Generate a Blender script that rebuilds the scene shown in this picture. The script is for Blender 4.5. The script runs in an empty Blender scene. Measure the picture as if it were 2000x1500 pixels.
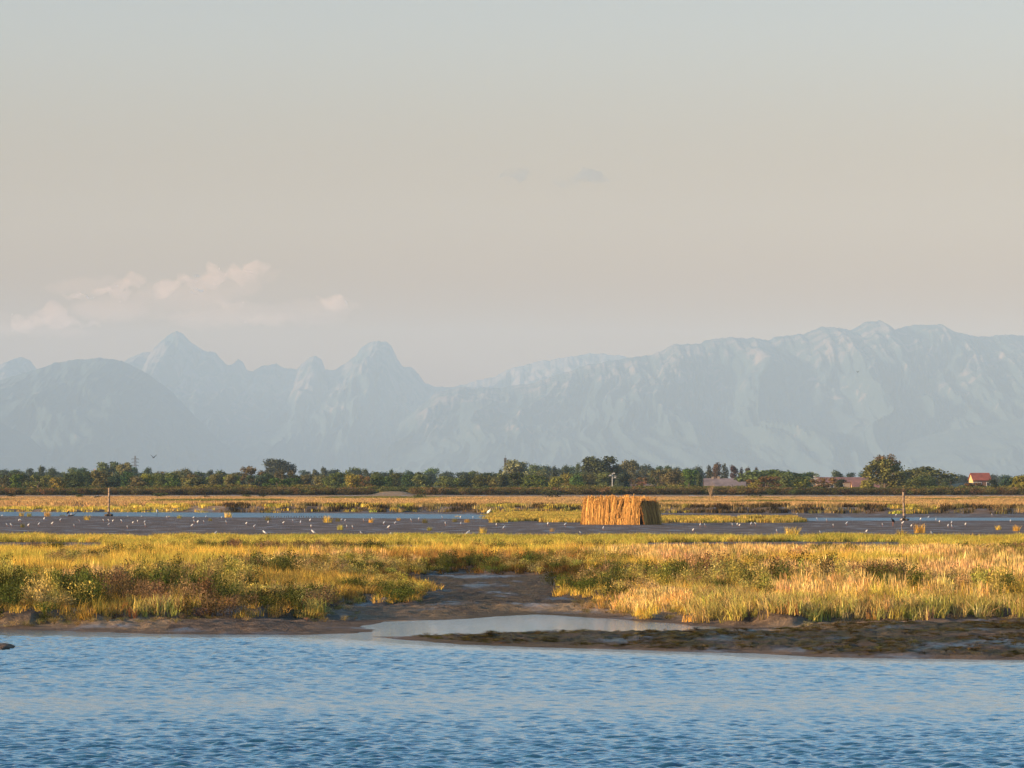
import bpy, bmesh, math, random
import numpy as np
from mathutils import Vector

R = random.Random(7)
NR = np.random.RandomState(11)
sc = bpy.context.scene
PI = math.pi

# ---------------------------------------------------------------- camera, sky, sun, exposure
EYE = 3.1            # eye height above the water
HOR = 948.0          # row of the horizon in the 2000 x 1500 photograph
F = 10000.0          # focal length in photograph pixels
cam = bpy.data.cameras.new("camera")
cam.sensor_width = 36.0
cam.lens = 36.0 * F / 2000.0
cam.shift_y = (HOR - 750.0) / 2000.0
cam.clip_start = 1.0
cam.clip_end = 120000.0
cam_o = bpy.data.objects.new("camera", cam)
cam_o.location = (0, 0, EYE)
cam_o.rotation_euler = (PI / 2, 0, 0)
sc.collection.objects.link(cam_o)
sc.camera = cam_o

SUN_AZ = 247.0       # degrees clockwise from +Y
SUN_EL = 11.5
world = bpy.data.worlds.new("World")
sc.world = world
world.use_nodes = True
wn = world.node_tree
bg = wn.nodes["Background"]
sky = wn.nodes.new("ShaderNodeTexSky")
sky.sky_type = 'NISHITA'
sky.sun_disc = False
sky.sun_elevation = math.radians(SUN_EL)
sky.sun_rotation = math.radians(SUN_AZ)
sky.air_density = 1.15
sky.dust_density = 0.7
sky.ozone_density = 1.6
bg.inputs[1].default_value = 0.10
# the low veil of evening haze beyond the mountains: one smooth tint by elevation, the same all round
tc = wn.nodes.new("ShaderNodeTexCoord")
sx = wn.nodes.new("ShaderNodeSeparateXYZ")
ramp = wn.nodes.new("ShaderNodeValToRGB")
ramp.color_ramp.interpolation = 'EASE'
SKY_TINT = [(0.0, (.45, .21, .08)), (0.034, (.50, .245, .07)), (0.055, (.61, .425, .415)), (0.095, (.685, .575, .67)), (0.19, (.66, .98, 1.28)), (0.36, (.72, 1.06, 1.32)), (0.9, (.78, 1.02, 1.22))]
cr = ramp.color_ramp
for i, (p, c) in enumerate(SKY_TINT):
    e = cr.elements[i] if i < 2 else cr.elements.new(p)
    e.position = p
    e.color = (*c, 1)
mul = wn.nodes.new("ShaderNodeMix")
mul.data_type = 'RGBA'
mul.blend_type = 'MULTIPLY'
mul.inputs[0].default_value = 1.0
wn.links.new(tc.outputs["Generated"], sx.inputs[0])
wn.links.new(sx.outputs[2], ramp.inputs[0])
wn.links.new(sky.outputs[0], mul.inputs[6])
wn.links.new(ramp.outputs[0], mul.inputs[7])
wn.links.new(mul.outputs[2], bg.inputs[0])

sun = bpy.data.lights.new("sun", 'SUN')
sun.energy = 5.0
sun.angle = math.radians(0.5)
sun.color = (1.0, 0.70, 0.40)
sun_o = bpy.data.objects.new("sun", sun)
az, el = math.radians(SUN_AZ), math.radians(SUN_EL)
SUNV = Vector((math.sin(az) * math.cos(el), math.cos(az) * math.cos(el), math.sin(el)))
sun_o.rotation_euler = SUNV.to_track_quat('Z', 'Y').to_euler()
sun_o.location = (0, 0, 50)
sc.collection.objects.link(sun_o)

vs = sc.view_settings
vs.view_transform = 'Standard'
vs.look = 'None'
vs.exposure = 1.25
vs.gamma = 1.0
vs.use_curve_mapping = False
HAZE_DENSITY = 4.2e-5
HAZE_COLOR = (0.495, 0.67, 0.85)

# ---------------------------------------------------------------- helpers
COL = sc.collection


def P(px, D, z=0.0):
    """a place that many metres away, across by photograph column"""
    return Vector(((px - 1000.0) / F * D, D, z))


def DY(y, z=0.0):
    """distance of a ground point of height z seen at photograph row y"""
    return F * (EYE - z) / (y - HOR)


def ZY(y, D):
    return EYE - (y - HOR) * D / F


def tag(o, label=None, cat=None, group=None, kind=None):
    if label: o["label"] = label
    if cat: o["category"] = cat
    if group: o["group"] = group
    if kind: o["kind"] = kind
    return o


def mesh_np(name, verts, faces, mat=None, smooth=False):
    """faces: int array n x 3 or n x 4"""
    me = bpy.data.meshes.new(name)
    verts = np.asarray(verts, dtype=np.float32)
    faces = np.asarray(faces, dtype=np.int32)
    k = faces.shape[1]
    me.vertices.add(len(verts))
    me.vertices.foreach_set("co", verts.ravel())
    me.loops.add(faces.size)
    me.loops.foreach_set("vertex_index", faces.ravel())
    me.polygons.add(len(faces))
    me.polygons.foreach_set("loop_start", np.arange(0, faces.size, k, dtype=np.int32))
    if smooth:
        me.polygons.foreach_set("use_smooth", np.ones(len(faces), dtype=bool))
    me.update(calc_edges=True)
    if mat: me.materials.append(mat)
    return me


def link(name, me, parent=None, loc=None, rot=None, scale=None):
    o = bpy.data.objects.new(name, me)
    COL.objects.link(o)
    if parent: o.parent = parent
    if loc is not None: o.location = loc
    if rot is not None: o.rotation_euler = rot
    if scale is not None: o.scale = scale
    return o


def grid_faces(nr, nc):
    i = np.arange(nr - 1)[:, None] * nc + np.arange(nc - 1)[None, :]
    return np.stack([i, i + 1, i + nc + 1, i + nc], -1).reshape(-1, 4)


class MB:
    """collects boxes, bars and tubes into one mesh"""
    def __init__(s): s.v = []; s.f = []; s.m = []
    def poly(s, pts, mi=0):
        b = len(s.v); s.v += [tuple(p) for p in pts]; s.f.append(tuple(range(b, b + len(pts)))); s.m.append(mi)
    def box(s, x0, x1, y0, y1, z0, z1, mi=0):
        b = len(s.v)
        s.v += [(x, y, z) for z in (z0, z1) for x, y in ((x0, y0), (x1, y0), (x1, y1), (x0, y1))]
        for q in ((0, 3, 2, 1), (4, 5, 6, 7), (0, 1, 5, 4), (1, 2, 6, 5), (2, 3, 7, 6), (3, 0, 4, 7)):
            s.f.append(tuple(b + k for k in q)); s.m.append(mi)
    def tube(s, a, c, r0, r1, n=6, mi=0):
        a, c = Vector(a), Vector(c)
        d = (c - a).normalized()
        u = d.cross(Vector((0, 0, 1)) if abs(d.z) < .9 else Vector((1, 0, 0))).normalized()
        w = d.cross(u)
        b = len(s.v)
        for p, r in ((a, r0), (c, r1)):
            for k in range(n):
                t = 2 * PI * k / n
                s.v.append(tuple(p + (u * math.cos(t) + w * math.sin(t)) * r))
        for k in range(n):
            s.f.append((b + k, b + (k + 1) % n, b + n + (k + 1) % n, b + n + k)); s.m.append(mi)
        s.f.append(tuple(b + k for k in range(n))[::-1]); s.m.append(mi)
        s.f.append(tuple(b + n + k for k in range(n))); s.m.append(mi)
    def ell(s, c, r, nu=10, nv=7, mi=0, rot=None):
        b = len(s.v); c = Vector(c)
        for j in range(nv + 1):
            ph = PI * j / nv
            for i in range(nu):
                th = 2 * PI * i / nu
                p = Vector((r[0] * math.sin(ph) * math.cos(th), r[1] * math.sin(ph) * math.sin(th), r[2] * math.cos(ph)))
                if rot: p = rot @ p
                s.v.append(tuple(c + p))
        for j in range(nv):
            for i in range(nu):
                s.f.append((b + j * nu + i, b + (j + 1) * nu + i, b + (j + 1) * nu + (i + 1) % nu, b + j * nu + (i + 1) % nu)); s.m.append(mi)
    def mesh(s, name, mats, smooth=False):
        me = bpy.data.meshes.new(name)
        me.from_pydata(s.v, [], s.f)
        mats = mats if isinstance(mats, (list, tuple)) else [mats]
        for m in mats: me.materials.append(m)
        me.polygons.foreach_set("material_index", s.m)
        if smooth: me.polygons.foreach_set("use_smooth", [True] * len(s.f))
        me.update()
        return me


def hash2(ix, iy, seed):
    h = (ix.astype(np.int64) * 374761393 + iy.astype(np.int64) * 668265263 + seed * 1442695041) & 0xffffffff
    h = ((h ^ (h >> 13)) * 1274126177) & 0xffffffff
    return ((h ^ (h >> 16)) & 0xffff) / 65535.0


def vnoise(x, y, seed=0):
    ix, iy = np.floor(x), np.floor(y)
    fx, fy = x - ix, y - iy
    fx = fx * fx * (3 - 2 * fx); fy = fy * fy * (3 - 2 * fy)
    a = hash2(ix, iy, seed); b = hash2(ix + 1, iy, seed); c = hash2(ix, iy + 1, seed); d = hash2(ix + 1, iy + 1, seed)
    return (a * (1 - fx) + b * fx) * (1 - fy) + (c * (1 - fx) + d * fx) * fy


def fbm(x, y, seed=0, octv=4, gain=.5):
    s, a, n = 0, 1.0, 0
    for k in range(octv):
        s = s + a * vnoise(x * 2 ** k + 17.3 * k, y * 2 ** k - 9.1 * k, seed + k)
        n += a; a *= gain
    return s / n


def sstep(a, b, x):
    t = np.clip((x - a) / (b - a), 0, 1)
    return t * t * (3 - 2 * t)


def signed_dist(poly, X, Y):
    """distance to a polygon, positive inside"""
    d2 = np.full(X.shape, 1e18); ins = np.zeros(X.shape, bool)
    n = len(poly)
    for i in range(n):
        ax, ay = poly[i]; bx, by = poly[(i + 1) % n]
        ex, ey = bx - ax, by - ay
        t = np.clip(((X - ax) * ex + (Y - ay) * ey) / (ex * ex + ey * ey + 1e-12), 0, 1)
        d2 = np.minimum(d2, (X - ax - t * ex) ** 2 + (Y - ay - t * ey) ** 2)
        if ay != by:
            c = ((ay > Y) != (by > Y)) & (X < (bx - ax) * (Y - ay) / (by - ay) + ax)
            ins ^= c
    return np.where(ins, 1, -1) * np.sqrt(d2)


# ---------------------------------------------------------------- materials
class NT:
    def __init__(s, name):
        s.m = bpy.data.materials.new(name); s.m.use_nodes = True
        s.t = s.m.node_tree
        s.b = s.t.nodes["Principled BSDF"]; s.out = s.t.nodes["Material Output"]
    def n(s, k, **kw):
        x = s.t.nodes.new(k)
        for a, v in kw.items(): setattr(x, a, v)
        return x
    def l(s, a, b): s.t.links.new(a, b)
    def pos(s, sx=1, sy=1, sz=1):
        g = s.n("ShaderNodeNewGeometry"); m = s.n("ShaderNodeVectorMath", operation='MULTIPLY')
        m.inputs[1].default_value = (sx, sy, sz); s.l(g.outputs["Position"], m.inputs[0]); return m.outputs[0]
    def noise(s, vec, scale, detail=4, rough=.55, dist=0):
        x = s.n("ShaderNodeTexNoise"); x.inputs["Scale"].default_value = scale; x.inputs["Detail"].default_value = detail
        x.inputs["Roughness"].default_value = rough; x.inputs["Distortion"].default_value = dist
        s.l(vec, x.inputs["Vector"]); return x.outputs[0]
    def ramp(s, fac, stops):
        r = s.n("ShaderNodeValToRGB")
        for i, (p, c) in enumerate(stops):
            e = r.color_ramp.elements[i] if i < 2 else r.color_ramp.elements.new(p)
            e.position = p; e.color = (*c, 1) if len(c) == 3 else c
        s.l(fac, r.inputs[0]); return r.outputs[0]
    def mix(s, fac, a, b, mode='MIX'):
        x = s.n("ShaderNodeMix", data_type='RGBA', blend_type=mode)
        for v, i in ((fac, 0), (a, 6), (b, 7)):
            if isinstance(v, (int, float)): x.inputs[i].default_value = v
            elif isinstance(v, tuple): x.inputs[i].default_value = (*v, 1)
            else: s.l(v, x.inputs[i])
        return x.outputs[2]
    def math(s, op, a, b=0.0):
        x = s.n("ShaderNodeMath", operation=op)
        for v, i in ((a, 0), (b, 1)):
            if isinstance(v, (int, float)): x.inputs[i].default_value = v
            else: s.l(v, x.inputs[i])
        return x.outputs[0]
    def bump(s, h, dist, strength=1.0):
        x = s.n("ShaderNodeBump"); x.inputs["Distance"].default_value = dist; x.inputs["Strength"].default_value = strength
        s.l(h, x.inputs["Height"]); s.l(x.outputs[0], s.b.inputs["Normal"])
    def set(s, color=None, rough=None, spec=None):
        if color is not None:
            if isinstance(color, tuple): s.b.inputs["Base Color"].default_value = (*color, 1)
            else: s.l(color, s.b.inputs["Base Color"])
        if rough is not None:
            if isinstance(rough, (int, float)): s.b.inputs["Roughness"].default_value = rough
            else: s.l(rough, s.b.inputs["Roughness"])
        if spec is not None: s.b.inputs["Specular IOR Level"].default_value = spec
        return s.m


def plain(name, col, rough=.7, var=.25, scale=3.0, spec=.3):
    t = NT(name)
    n = t.noise(t.pos(), scale)
    c = t.ramp(n, [(.3, tuple(v * (1 - var) for v in col)), (.7, tuple(min(1, v * (1 + var)) for v in col))])
    return t.set(c, rough, spec)


def foliage_mat(name, use_tint, base=(1, 1, 1), trans=.35, nscale=.5):
    """leaves and blades: diffuse and translucent, tinted by instance or by object colour"""
    t = NT(name)
    t.t.nodes.remove(t.b)
    if use_tint == 'inst':
        a = t.n("ShaderNodeAttribute", attribute_type='INSTANCER', attribute_name='tint'); c = a.outputs["Color"]
    elif use_tint == 'obj':
        a = t.n("ShaderNodeObjectInfo"); c = a.outputs["Color"]
    else:
        a = t.n("ShaderNodeRGB"); a.outputs[0].default_value = (*base, 1); c = a.outputs[0]
    n = t.noise(t.pos(), nscale, 3)
    v = t.ramp(n, [(.3, (.62, .64, .62)), (.7, (1.35, 1.3, 1.2))])
    c = t.mix(1.0, c, v, 'MULTIPLY')
    g = t.n("ShaderNodeNewGeometry")
    rr = t.ramp(g.outputs["Random Per Island"], [(0, (.45, .45, .45)), (1, (1.6, 1.6, 1.6))])
    c = t.mix(1.0, c, rr, 'MULTIPLY')
    d = t.n("ShaderNodeBsdfDiffuse"); tr = t.n("ShaderNodeBsdfTranslucent"); mx = t.n("ShaderNodeMixShader")
    mx.inputs[0].default_value = trans
    t.l(c, d.inputs[0]); t.l(c, tr.inputs[0]); t.l(d.outputs[0], mx.inputs[1]); t.l(tr.outputs[0], mx.inputs[2])
    t.l(mx.outputs[0], t.out.inputs[0])
    return t.m


M_blade = foliage_mat("grass_blades", 'inst', trans=.30, nscale=.8)
M_leaf = foliage_mat("tree_leaves", 'obj', trans=.22, nscale=.35)
M_bark = plain("bark", (.12, .09, .065), .9)


def water_mat(name, deep, bumps, rough=.04):
    t = NT(name)
    t.set(deep, rough)
    t.b.inputs["IOR"].default_value = 1.33
    h = None
    for sx_, sy_, scale, amt in bumps:
        n = t.noise(t.pos(sx_, sy_, 1), scale, 3, .6)
        n = t.math('MULTIPLY', n, amt)
        h = n if h is None else t.math('ADD', h, n)
    t.bump(h, 1.0)
    return t.m


M_river = water_mat("river_water", (.02, .085, .13), [(1, .8, 10, .008), (1, .8, 40, .0018)])
M_channel = water_mat("channel_water", (.02, .04, .05), [(.6, 1, 4, .12), (1, 1, 1.3, .25)], .28)

# ground: mud, sand, tidal weed
t = NT("marsh_mud")
pos = t.pos()
att = t.n("ShaderNodeAttribute", attribute_name='soil')
sep = t.n("ShaderNodeSeparateColor"); t.l(att.outputs["Color"], sep.inputs[0])
n1 = t.noise(pos, 1.3, 6, .65); n2 = t.noise(pos, 9, 5, .6); n3 = t.noise(t.pos(.35, .12, 1), 1.0, 4)
mud = t.ramp(n1, [(.32, (.040, .027, .018)), (.48, (.12, .078, .048)), (.60, (.20, .132, .082)), (.78, (.30, .205, .13))])
mud = t.mix(t.math('MULTIPLY', n2, .6), mud, (.045, .033, .024))
weed = t.ramp(n2, [(.38, (.018, .017, .008)), (.62, (.075, .062, .02))])
wfac = t.math('MULTIPLY', sep.outputs[1], t.ramp(n1, [(.40, (0, 0, 0)), (.52, (1, 1, 1))]))
c = t.mix(wfac, mud, weed)
sand = t.ramp(n1, [(.3, (.22, .14, .075)), (.7, (.42, .28, .15))])
c = t.mix(sep.outputs[0], c, sand)
flat = t.ramp(n3, [(.35, (.080, .060, .050)), (.65, (.155, .120, .10))])
c = t.mix(sep.outputs[2], c, flat)
r = t.ramp(t.noise(t.pos(.5, .16, 1), 1.2, 4), [(.52, (.9, .9, .9)), (.64, (.32, .32, .32))])
t.set(c, r, .13)
n4 = t.noise(pos, 26, 3, .6)
t.bump(t.math('ADD', t.math('MULTIPLY', t.math('ADD', n2, t.math('MULTIPLY', n4, .4)), .10), t.math('MULTIPLY', n1, .12)), 1.0)
M_mud = t.m

M_wood = plain("weathered_timber", (.28, .19, .12), .85, .35, 2.0)
M_dark_wood = plain("wet_dark_timber", (.05, .04, .035), .7)
M_red_roof = plain("red_clay_tiles", (.26, .07, .045), .8, .3, .8)
M_pale_roof = plain("faded_pink_tiles", (.20, .095, .075), .8, .3, .8)
M_grey_roof = plain("weathered_grey_roof", (.17, .13, .125), .8, .3, .8)
M_yellow_wall = plain("yellow_plaster", (.50, .33, .14), .8, .1)
M_white_wall = plain("white_plaster", (.72, .70, .66), .8, .08)
M_pink_wall = plain("faded_plaster", (.24, .18, .14), .8, .15)
M_shade_wall = plain("shade_toned_wall", (.17, .09, .06), .8, .2)  # dark brown paints shade onto the red roofed house's front
M_glass = plain("dark_window", (.03, .035, .04), .15, .1)
M_metal = plain("galvanised_metal", (.34, .34, .33), .5, .1, 3, .5)
M_mast = plain("dull_mast_steel", (.07, .07, .075), .6, .1)
M_red = plain("red_mast_paint", (.45, .07, .05), .6, .1)
M_white = plain("white_paint", (.75, .75, .73), .5, .05)

# ---------------------------------------------------------------- the shape of the land
SHORE = [(-900, 1216), (-500, 1222), (0, 1229), (150, 1233), (300, 1238), (450, 1240), (600, 1240), (690, 1237), (740, 1234), (728, 1229),
         (712, 1223), (745, 1214), (850, 1212), (900, 1208), (960, 1204), (1050, 1200), (1110, 1203), (1200, 1210), (1300, 1217), (1390, 1224),
         (1440, 1231), (1380, 1235), (1300, 1236), (1100, 1236), (1000, 1237), (900, 1240), (830, 1242), (715, 1243.5), (770, 1249), (830, 1253), (900, 1259),
         (1000, 1262), (1100, 1266), (1300, 1272), (1450, 1276), (1600, 1283), (1800, 1287), (2000, 1289), (2600, 1292), (3200, 1292)]
MARSH = [(-900, 1200), (-500, 1204), (0, 1213), (150, 1212), (300, 1207), (500, 1205), (600, 1204), (632, 1196), (650, 1186), (700, 1181), (760, 1178),
         (835, 1174), (838, 1160), (815, 1146), (790, 1134), (800, 1127), (850, 1123), (900, 1120), (1000, 1124), (1090, 1128), (1110, 1134), (1112, 1148),
         (1115, 1170), (1200, 1186), (1300, 1199), (1400, 1209), (1500, 1214), (1600, 1211), (1800, 1210), (2000, 1208), (2600, 1205), (3200, 1205)]


def world_poly(pts, z):
    out = []
    for px, y in pts:
        D = DY(y, z); out.append(((px - 1000) / F * D, D))
    return out


W_SHORE = world_poly(SHORE, 0.0) + [(90, 420), (-90, 420)]
W_MARSH = world_poly(MARSH, 0.15) + [(60, 236), (-60, 236)]


def bank_edge(px):
    """distance of the foot of the far reed bank"""
    return 598 - 0.033 * (px) + 14 * (fbm(px / 60.0, px * 0 + 3.3, 5, 3) - .5)


def land_height(X, D, fine=True):
    px = 1000 + F * X / D
    wob = (fbm(X * .9, D * .25, 21, 3) - .5) * 1.4
    s = signed_dist(W_SHORE, X, D) + wob * .5
    near = D < 330
    z = np.where(s > 0, .035 * np.minimum(s, 3.4) + .004 * s.clip(0, 20), np.maximum(s * .10, -.5))
    z = np.minimum(z, .17)
    clod = fbm(X * 4, D * 1.5, 31, 4, .7) - .5
    z = z + np.where(s > .1, clod * .14 * sstep(.1, 1.8, s), clod * .02)
    m = signed_dist(W_MARSH, X, D) + (fbm(X * 1.3, D * .35, 41, 4) - .5) * 2.6
    back = 1 - sstep(196, 216, D)
    top = .34 + .12 * sstep(0, 14, m) + .10 * (fbm(X * .5, D * .12, 51, 3) - .5)
    z = z + (top - z.clip(0, 1)) * sstep(-.15, 1.5, m) * back * (s > -.5)
    # tidal flat behind the marsh
    flatz = .10 + .06 * (fbm(X * .08, D * .02, 61, 3) - .5) + .015 * (fbm(X * .8, D * .15, 62, 3) - .5)
    z = z * (1 - sstep(212, 230, D)) + flatz * sstep(212, 230, D)
    # far channel
    w = 8 * (fbm(px / 90.0, px * 0, 71, 3) - .5)
    left = np.minimum(sstep(506, 511, D + w + .05 * px), 1 - sstep(618 - .085 * px, 628 - .085 * px, D + w))
    left = left * (1 - sstep(930, 1010, px))
    rt = np.minimum(sstep(438, 442, D + w * .5), 1 - sstep(486, 492, D + w * .6)) * sstep(1540, 1620, px)
    z = z - (left + rt).clip(0, 1) * .42
    # far bank and the land beyond
    e = bank_edge(px)
    z = z + sstep(0, 5, D - e) * (.62 + .1 * (fbm(X * .1, D * .03, 81, 3) - .5)) + .27 * sstep(20, 200, D - e)
    z = z + .32 * sstep(930, 942, D)
    bankhump = np.exp(-((px - 768) / 34.0) ** 4) * sstep(942, 952, D) * (1 - sstep(975, 990, D))
    z = z + .62 * bankhump
    return z, s, m, px


# ---------------------------------------------------------------- ground sheet
pxs = np.concatenate([[-29000, -20000, -12000, -5000, -2400, -1300, -800], np.linspace(-500, 2500, 430), [2800, 3300, 4500, 7000, 14000, 22000, 31000]])
rows = np.concatenate([np.arange(86, 136, .14), np.arange(136, 170, .28), np.arange(170, 252, .9), np.arange(252, 500, 3.0),
                       np.arange(500, 700, 2.0), np.arange(700, 1000, 6.0), np.geomspace(1000, 32000, 24)])
DD, PX = np.meshgrid(rows, pxs, indexing='ij')
XX = (PX - 1000) / F * DD
ZZ, S_, Mm, _ = land_height(XX, DD)
me = mesh_np("ground", np.stack([XX, DD, ZZ], -1).reshape(-1, 3), grid_faces(len(rows), len(pxs)), M_mud, True)
ca = me.color_attributes.new("soil", 'FLOAT_COLOR', 'POINT')
sandy = np.exp(-((PX - 1330) / 330.0) ** 4) * sstep(.4, 2.0, S_) * (1 - sstep(-.2, 1.0, Mm)) * sstep(104, 107, DD) * (DD < 128)
sandy = np.maximum(sandy, .55 * (PX < 330) * sstep(.3, 2, S_) * (1 - sstep(0, 1.5, Mm)) * (DD < 130))
sandy = np.maximum(sandy, .30 * np.exp(-((PX - 770) / 130.0) ** 4) * (DD > 117) * (DD < 126) * (Mm < 0))
weedy = (DD < 111) * (PX > 740) * sstep(.5, 2, S_) * (1 - sstep(6, 9, S_)) + .5 * (DD < 165) * (PX < 1150) * (PX > 820)
flt = sstep(208, 224, DD) * (1 - sstep(930, 940, DD) * .0)
dry = sstep(0, 8, DD - bank_edge(PX))
soil = np.stack([np.maximum(sandy, dry * .8), weedy.clip(0, 1), flt * (1 - dry), np.ones_like(PX)], -1).astype(np.float32)
ca.data.foreach_set("color", soil.ravel())
tag(link("ground", me), kind='structure')

# ---------------------------------------------------------------- river: real wavelets, calm by the shore and in the inlet
wr = np.concatenate([np.geomspace(52, 112, 1040), np.linspace(112.4, 138, 60)])
wx = np.linspace(-350, 2350, 430)
DD, PX = np.meshgrid(wr, wx, indexing='ij')
XX = (PX - 1000) / F * DD
sd = -signed_dist(W_SHORE, XX, DD)
inlet = np.exp(-((XX + 1.5) / 6.0) ** 4) * sstep(104, 108, DD)
nearshore = sstep(103, 108.5, DD) * (XX < -2.0)
amp = sstep(.2, 4.0, sd) * (1 - .97 * inlet) * (1 - .85 * nearshore)
amp = amp * (1 - sstep(107.5, 109, DD))
gust = .62 + .62 * fbm(XX * .05 + 3, DD * .11, 91, 3)
band = np.exp(-((DD - 72.5 - 2.0 * (fbm(XX * .15, DD * 0 + 2, 95, 2) - .5)) / 4.5) ** 2)
amp = .8 * amp * gust * (1 - .60 * band) * (1 + .4 * (1 - sstep(59, 67, DD)))
edge = sstep(0, 60, PX + 350) * sstep(0, 60, 2350 - PX) * sstep(52, 54, DD)
Zw = np.zeros_like(XX)
for k in range(64):
    lam = .13 * (3.3 ** NR.rand())
    th = NR.normal(-1.05, .55)
    kx, ky = math.cos(th) * 2 * PI / lam, math.sin(th) * 2 * PI / lam
    ph = NR.rand() * 2 * PI
    warp = 1.2 * (fbm(XX * .35 + k, DD * .35, 200 + k % 5, 2) - .5)
    a = .0026 * (lam / .4) ** .95
    g = .35 + 1.3 * vnoise(XX * .22 + k * 3.1, DD * .16 - k, 300 + k % 7)
    Zw += a * g * np.sin(kx * XX + ky * DD + ph + warp * 3)
Zw *= amp * edge
nr_, nc_ = XX.shape
V = np.stack([XX, DD, Zw], -1).reshape(-1, 3)
Fq = grid_faces(nr_, nc_)
# flat outer water joined to the rim
bl, br, tl, tr_ = 0, nc_ - 1, (nr_ - 1) * nc_, nr_ * nc_ - 1
outer = np.array([(-400, 52, 0), (400, 52, 0), (400, 138, 0), (-400, 138, 0), (-400, -200, 0), (400, -200, 0)], float)
o0 = len(V)
V = np.concatenate([V, outer])
me = bpy.data.meshes.new("river_water")
extra = [[o0 + 0, bl, tl, o0 + 3], [br, o0 + 1, o0 + 2, tr_], [o0 + 4, o0 + 5, br, bl], [o0 + 4, bl, o0 + 0, o0 + 4], [o0 + 5, o0 + 1, br, o0 + 5]]
q = [extra[0], extra[1], extra[2]]
me = mesh_np("river_water", V, np.concatenate([Fq, np.array(q)]), M_river, True)
tag(link("river_water", me), kind='structure')
# side wedges of the river in front of the fine fan
mb = MB()
xl = (wx[0] - 1000) / F * 52; xr = (wx[-1] - 1000) / F * 52
mb.poly([(-400, -200, 0), (xl, 52, 0), (-400, 52, 0)]); mb.poly([(400, -200, 0), (400, 52, 0), (xr, 52, 0)])
tag(link("river_water", mb.mesh("river_water_sides", M_river)), kind='structure')
mb = MB(); mb.poly([(-300, 425, 0), (300, 425, 0), (300, 650, 0), (-300, 650, 0)])
tag(link("channel_water", mb.mesh("channel_water", M_channel)), kind='structure')

# ---------------------------------------------------------------- mountains
t = NT("mountain_rock_and_forest")
att = t.n("ShaderNodeAttribute", attribute_name='rock')
pos = t.pos(.001, .001, .001)
n = t.noise(pos, 6, 8, .65)
rk = t.ramp(n, [(.3, (.06, .06, .065)), (.7, (.17, .12, .10))])
fo = t.ramp(n, [(.3, (.014, .028, .034)), (.7, (.036, .052, .05))])
f = t.math('ADD', t.math('MULTIPLY', att.outputs["Fac"], 1.0), t.math('MULTIPLY', t.math('SUBTRACT', n, .5), 1.4))
f = t.ramp(f, [(.42, (0, 0, 0)), (.58, (1, 1, 1))])
t.set(t.mix(f, fo, rk), .95, .1)
t.bump(n, 25)
M_mount = t.m


def mountain(name, D0, W, crest, rock, seed, rough=1.0, gul=1.0):
    c = np.array(crest, float)
    xs = np.linspace(c[0, 0], c[-1, 0], int((c[-1, 0] - c[0, 0]) / 1.9) + 2)
    ys = np.interp(xs, c[:, 0], c[:, 1])
    ys = ys + rough * (8 * (fbm(xs / 22, xs * 0, seed, 6, .62) - .5) - 5 * np.abs(fbm(xs / 9, xs * 0 + 5, seed + 2, 4, .6) - .5))
    ts = np.concatenate([np.linspace(0, 1, 96), [1.06, 1.25]])
    T, PXm = np.meshgrid(ts, xs, indexing='ij')
    Y = np.broadcast_to(ys, T.shape)
    Xw = (PXm - 1000) / F * D0
    zc = EYE + (HOR - Y) / F * D0
    base = -80.0
    tt = T.clip(0, 1)
    # buttresses and gullies running down the face
    u = Xw / 900.0 + .35 * (fbm(Xw / 900., tt * 2.2, seed + 3, 3) - .5) * 2
    rid = 1 - np.abs(2 * fbm(u * 2.4, tt * 1.6 + 4, seed + 9, 5, .55) - 1)
    rid2 = 1 - np.abs(2 * fbm(u * 7.5, tt * 4, seed + 19, 4, .55) - 1)
    rid3 = 1 - np.abs(2 * fbm(u * 22, tt * 9, seed + 29, 3, .6) - 1)
    prof = tt ** 1.15
    env = np.sin(PI * tt.clip(0, 1)) ** .6
    hz = (zc - base)
    z = base + hz * prof + hz * env * gul * (.26 * (rid - .72) + .17 * (rid2 - .72) + .07 * (rid3 - .7))
    z = np.minimum(z, base + hz * (.35 + .65 * tt) + 0 * z)
    z = np.where(T > 1, base + hz * (1 - (T - 1) * 2.2), z)
    yd = D0 - W * (1 - T) - W * .22 * env * (rid - .6) * gul
    Xf = (PXm - 1000) / F * D0
    me = mesh_np(name, np.stack([Xf, yd, z], -1).reshape(-1, 3), grid_faces(len(ts), len(xs)), M_mount, False)
    a = me.attributes.new("rock", 'FLOAT', 'POINT')
    h = sstep(.25, .95, tt)
    val = (rock * h * .58 + .55 * (rid2 - .72) + .35 * (rid3 - .7)).clip(0, 1)
    a.data.foreach_set("value", val.astype(np.float32).ravel())
    return tag(link(name, me), kind='structure')


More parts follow.
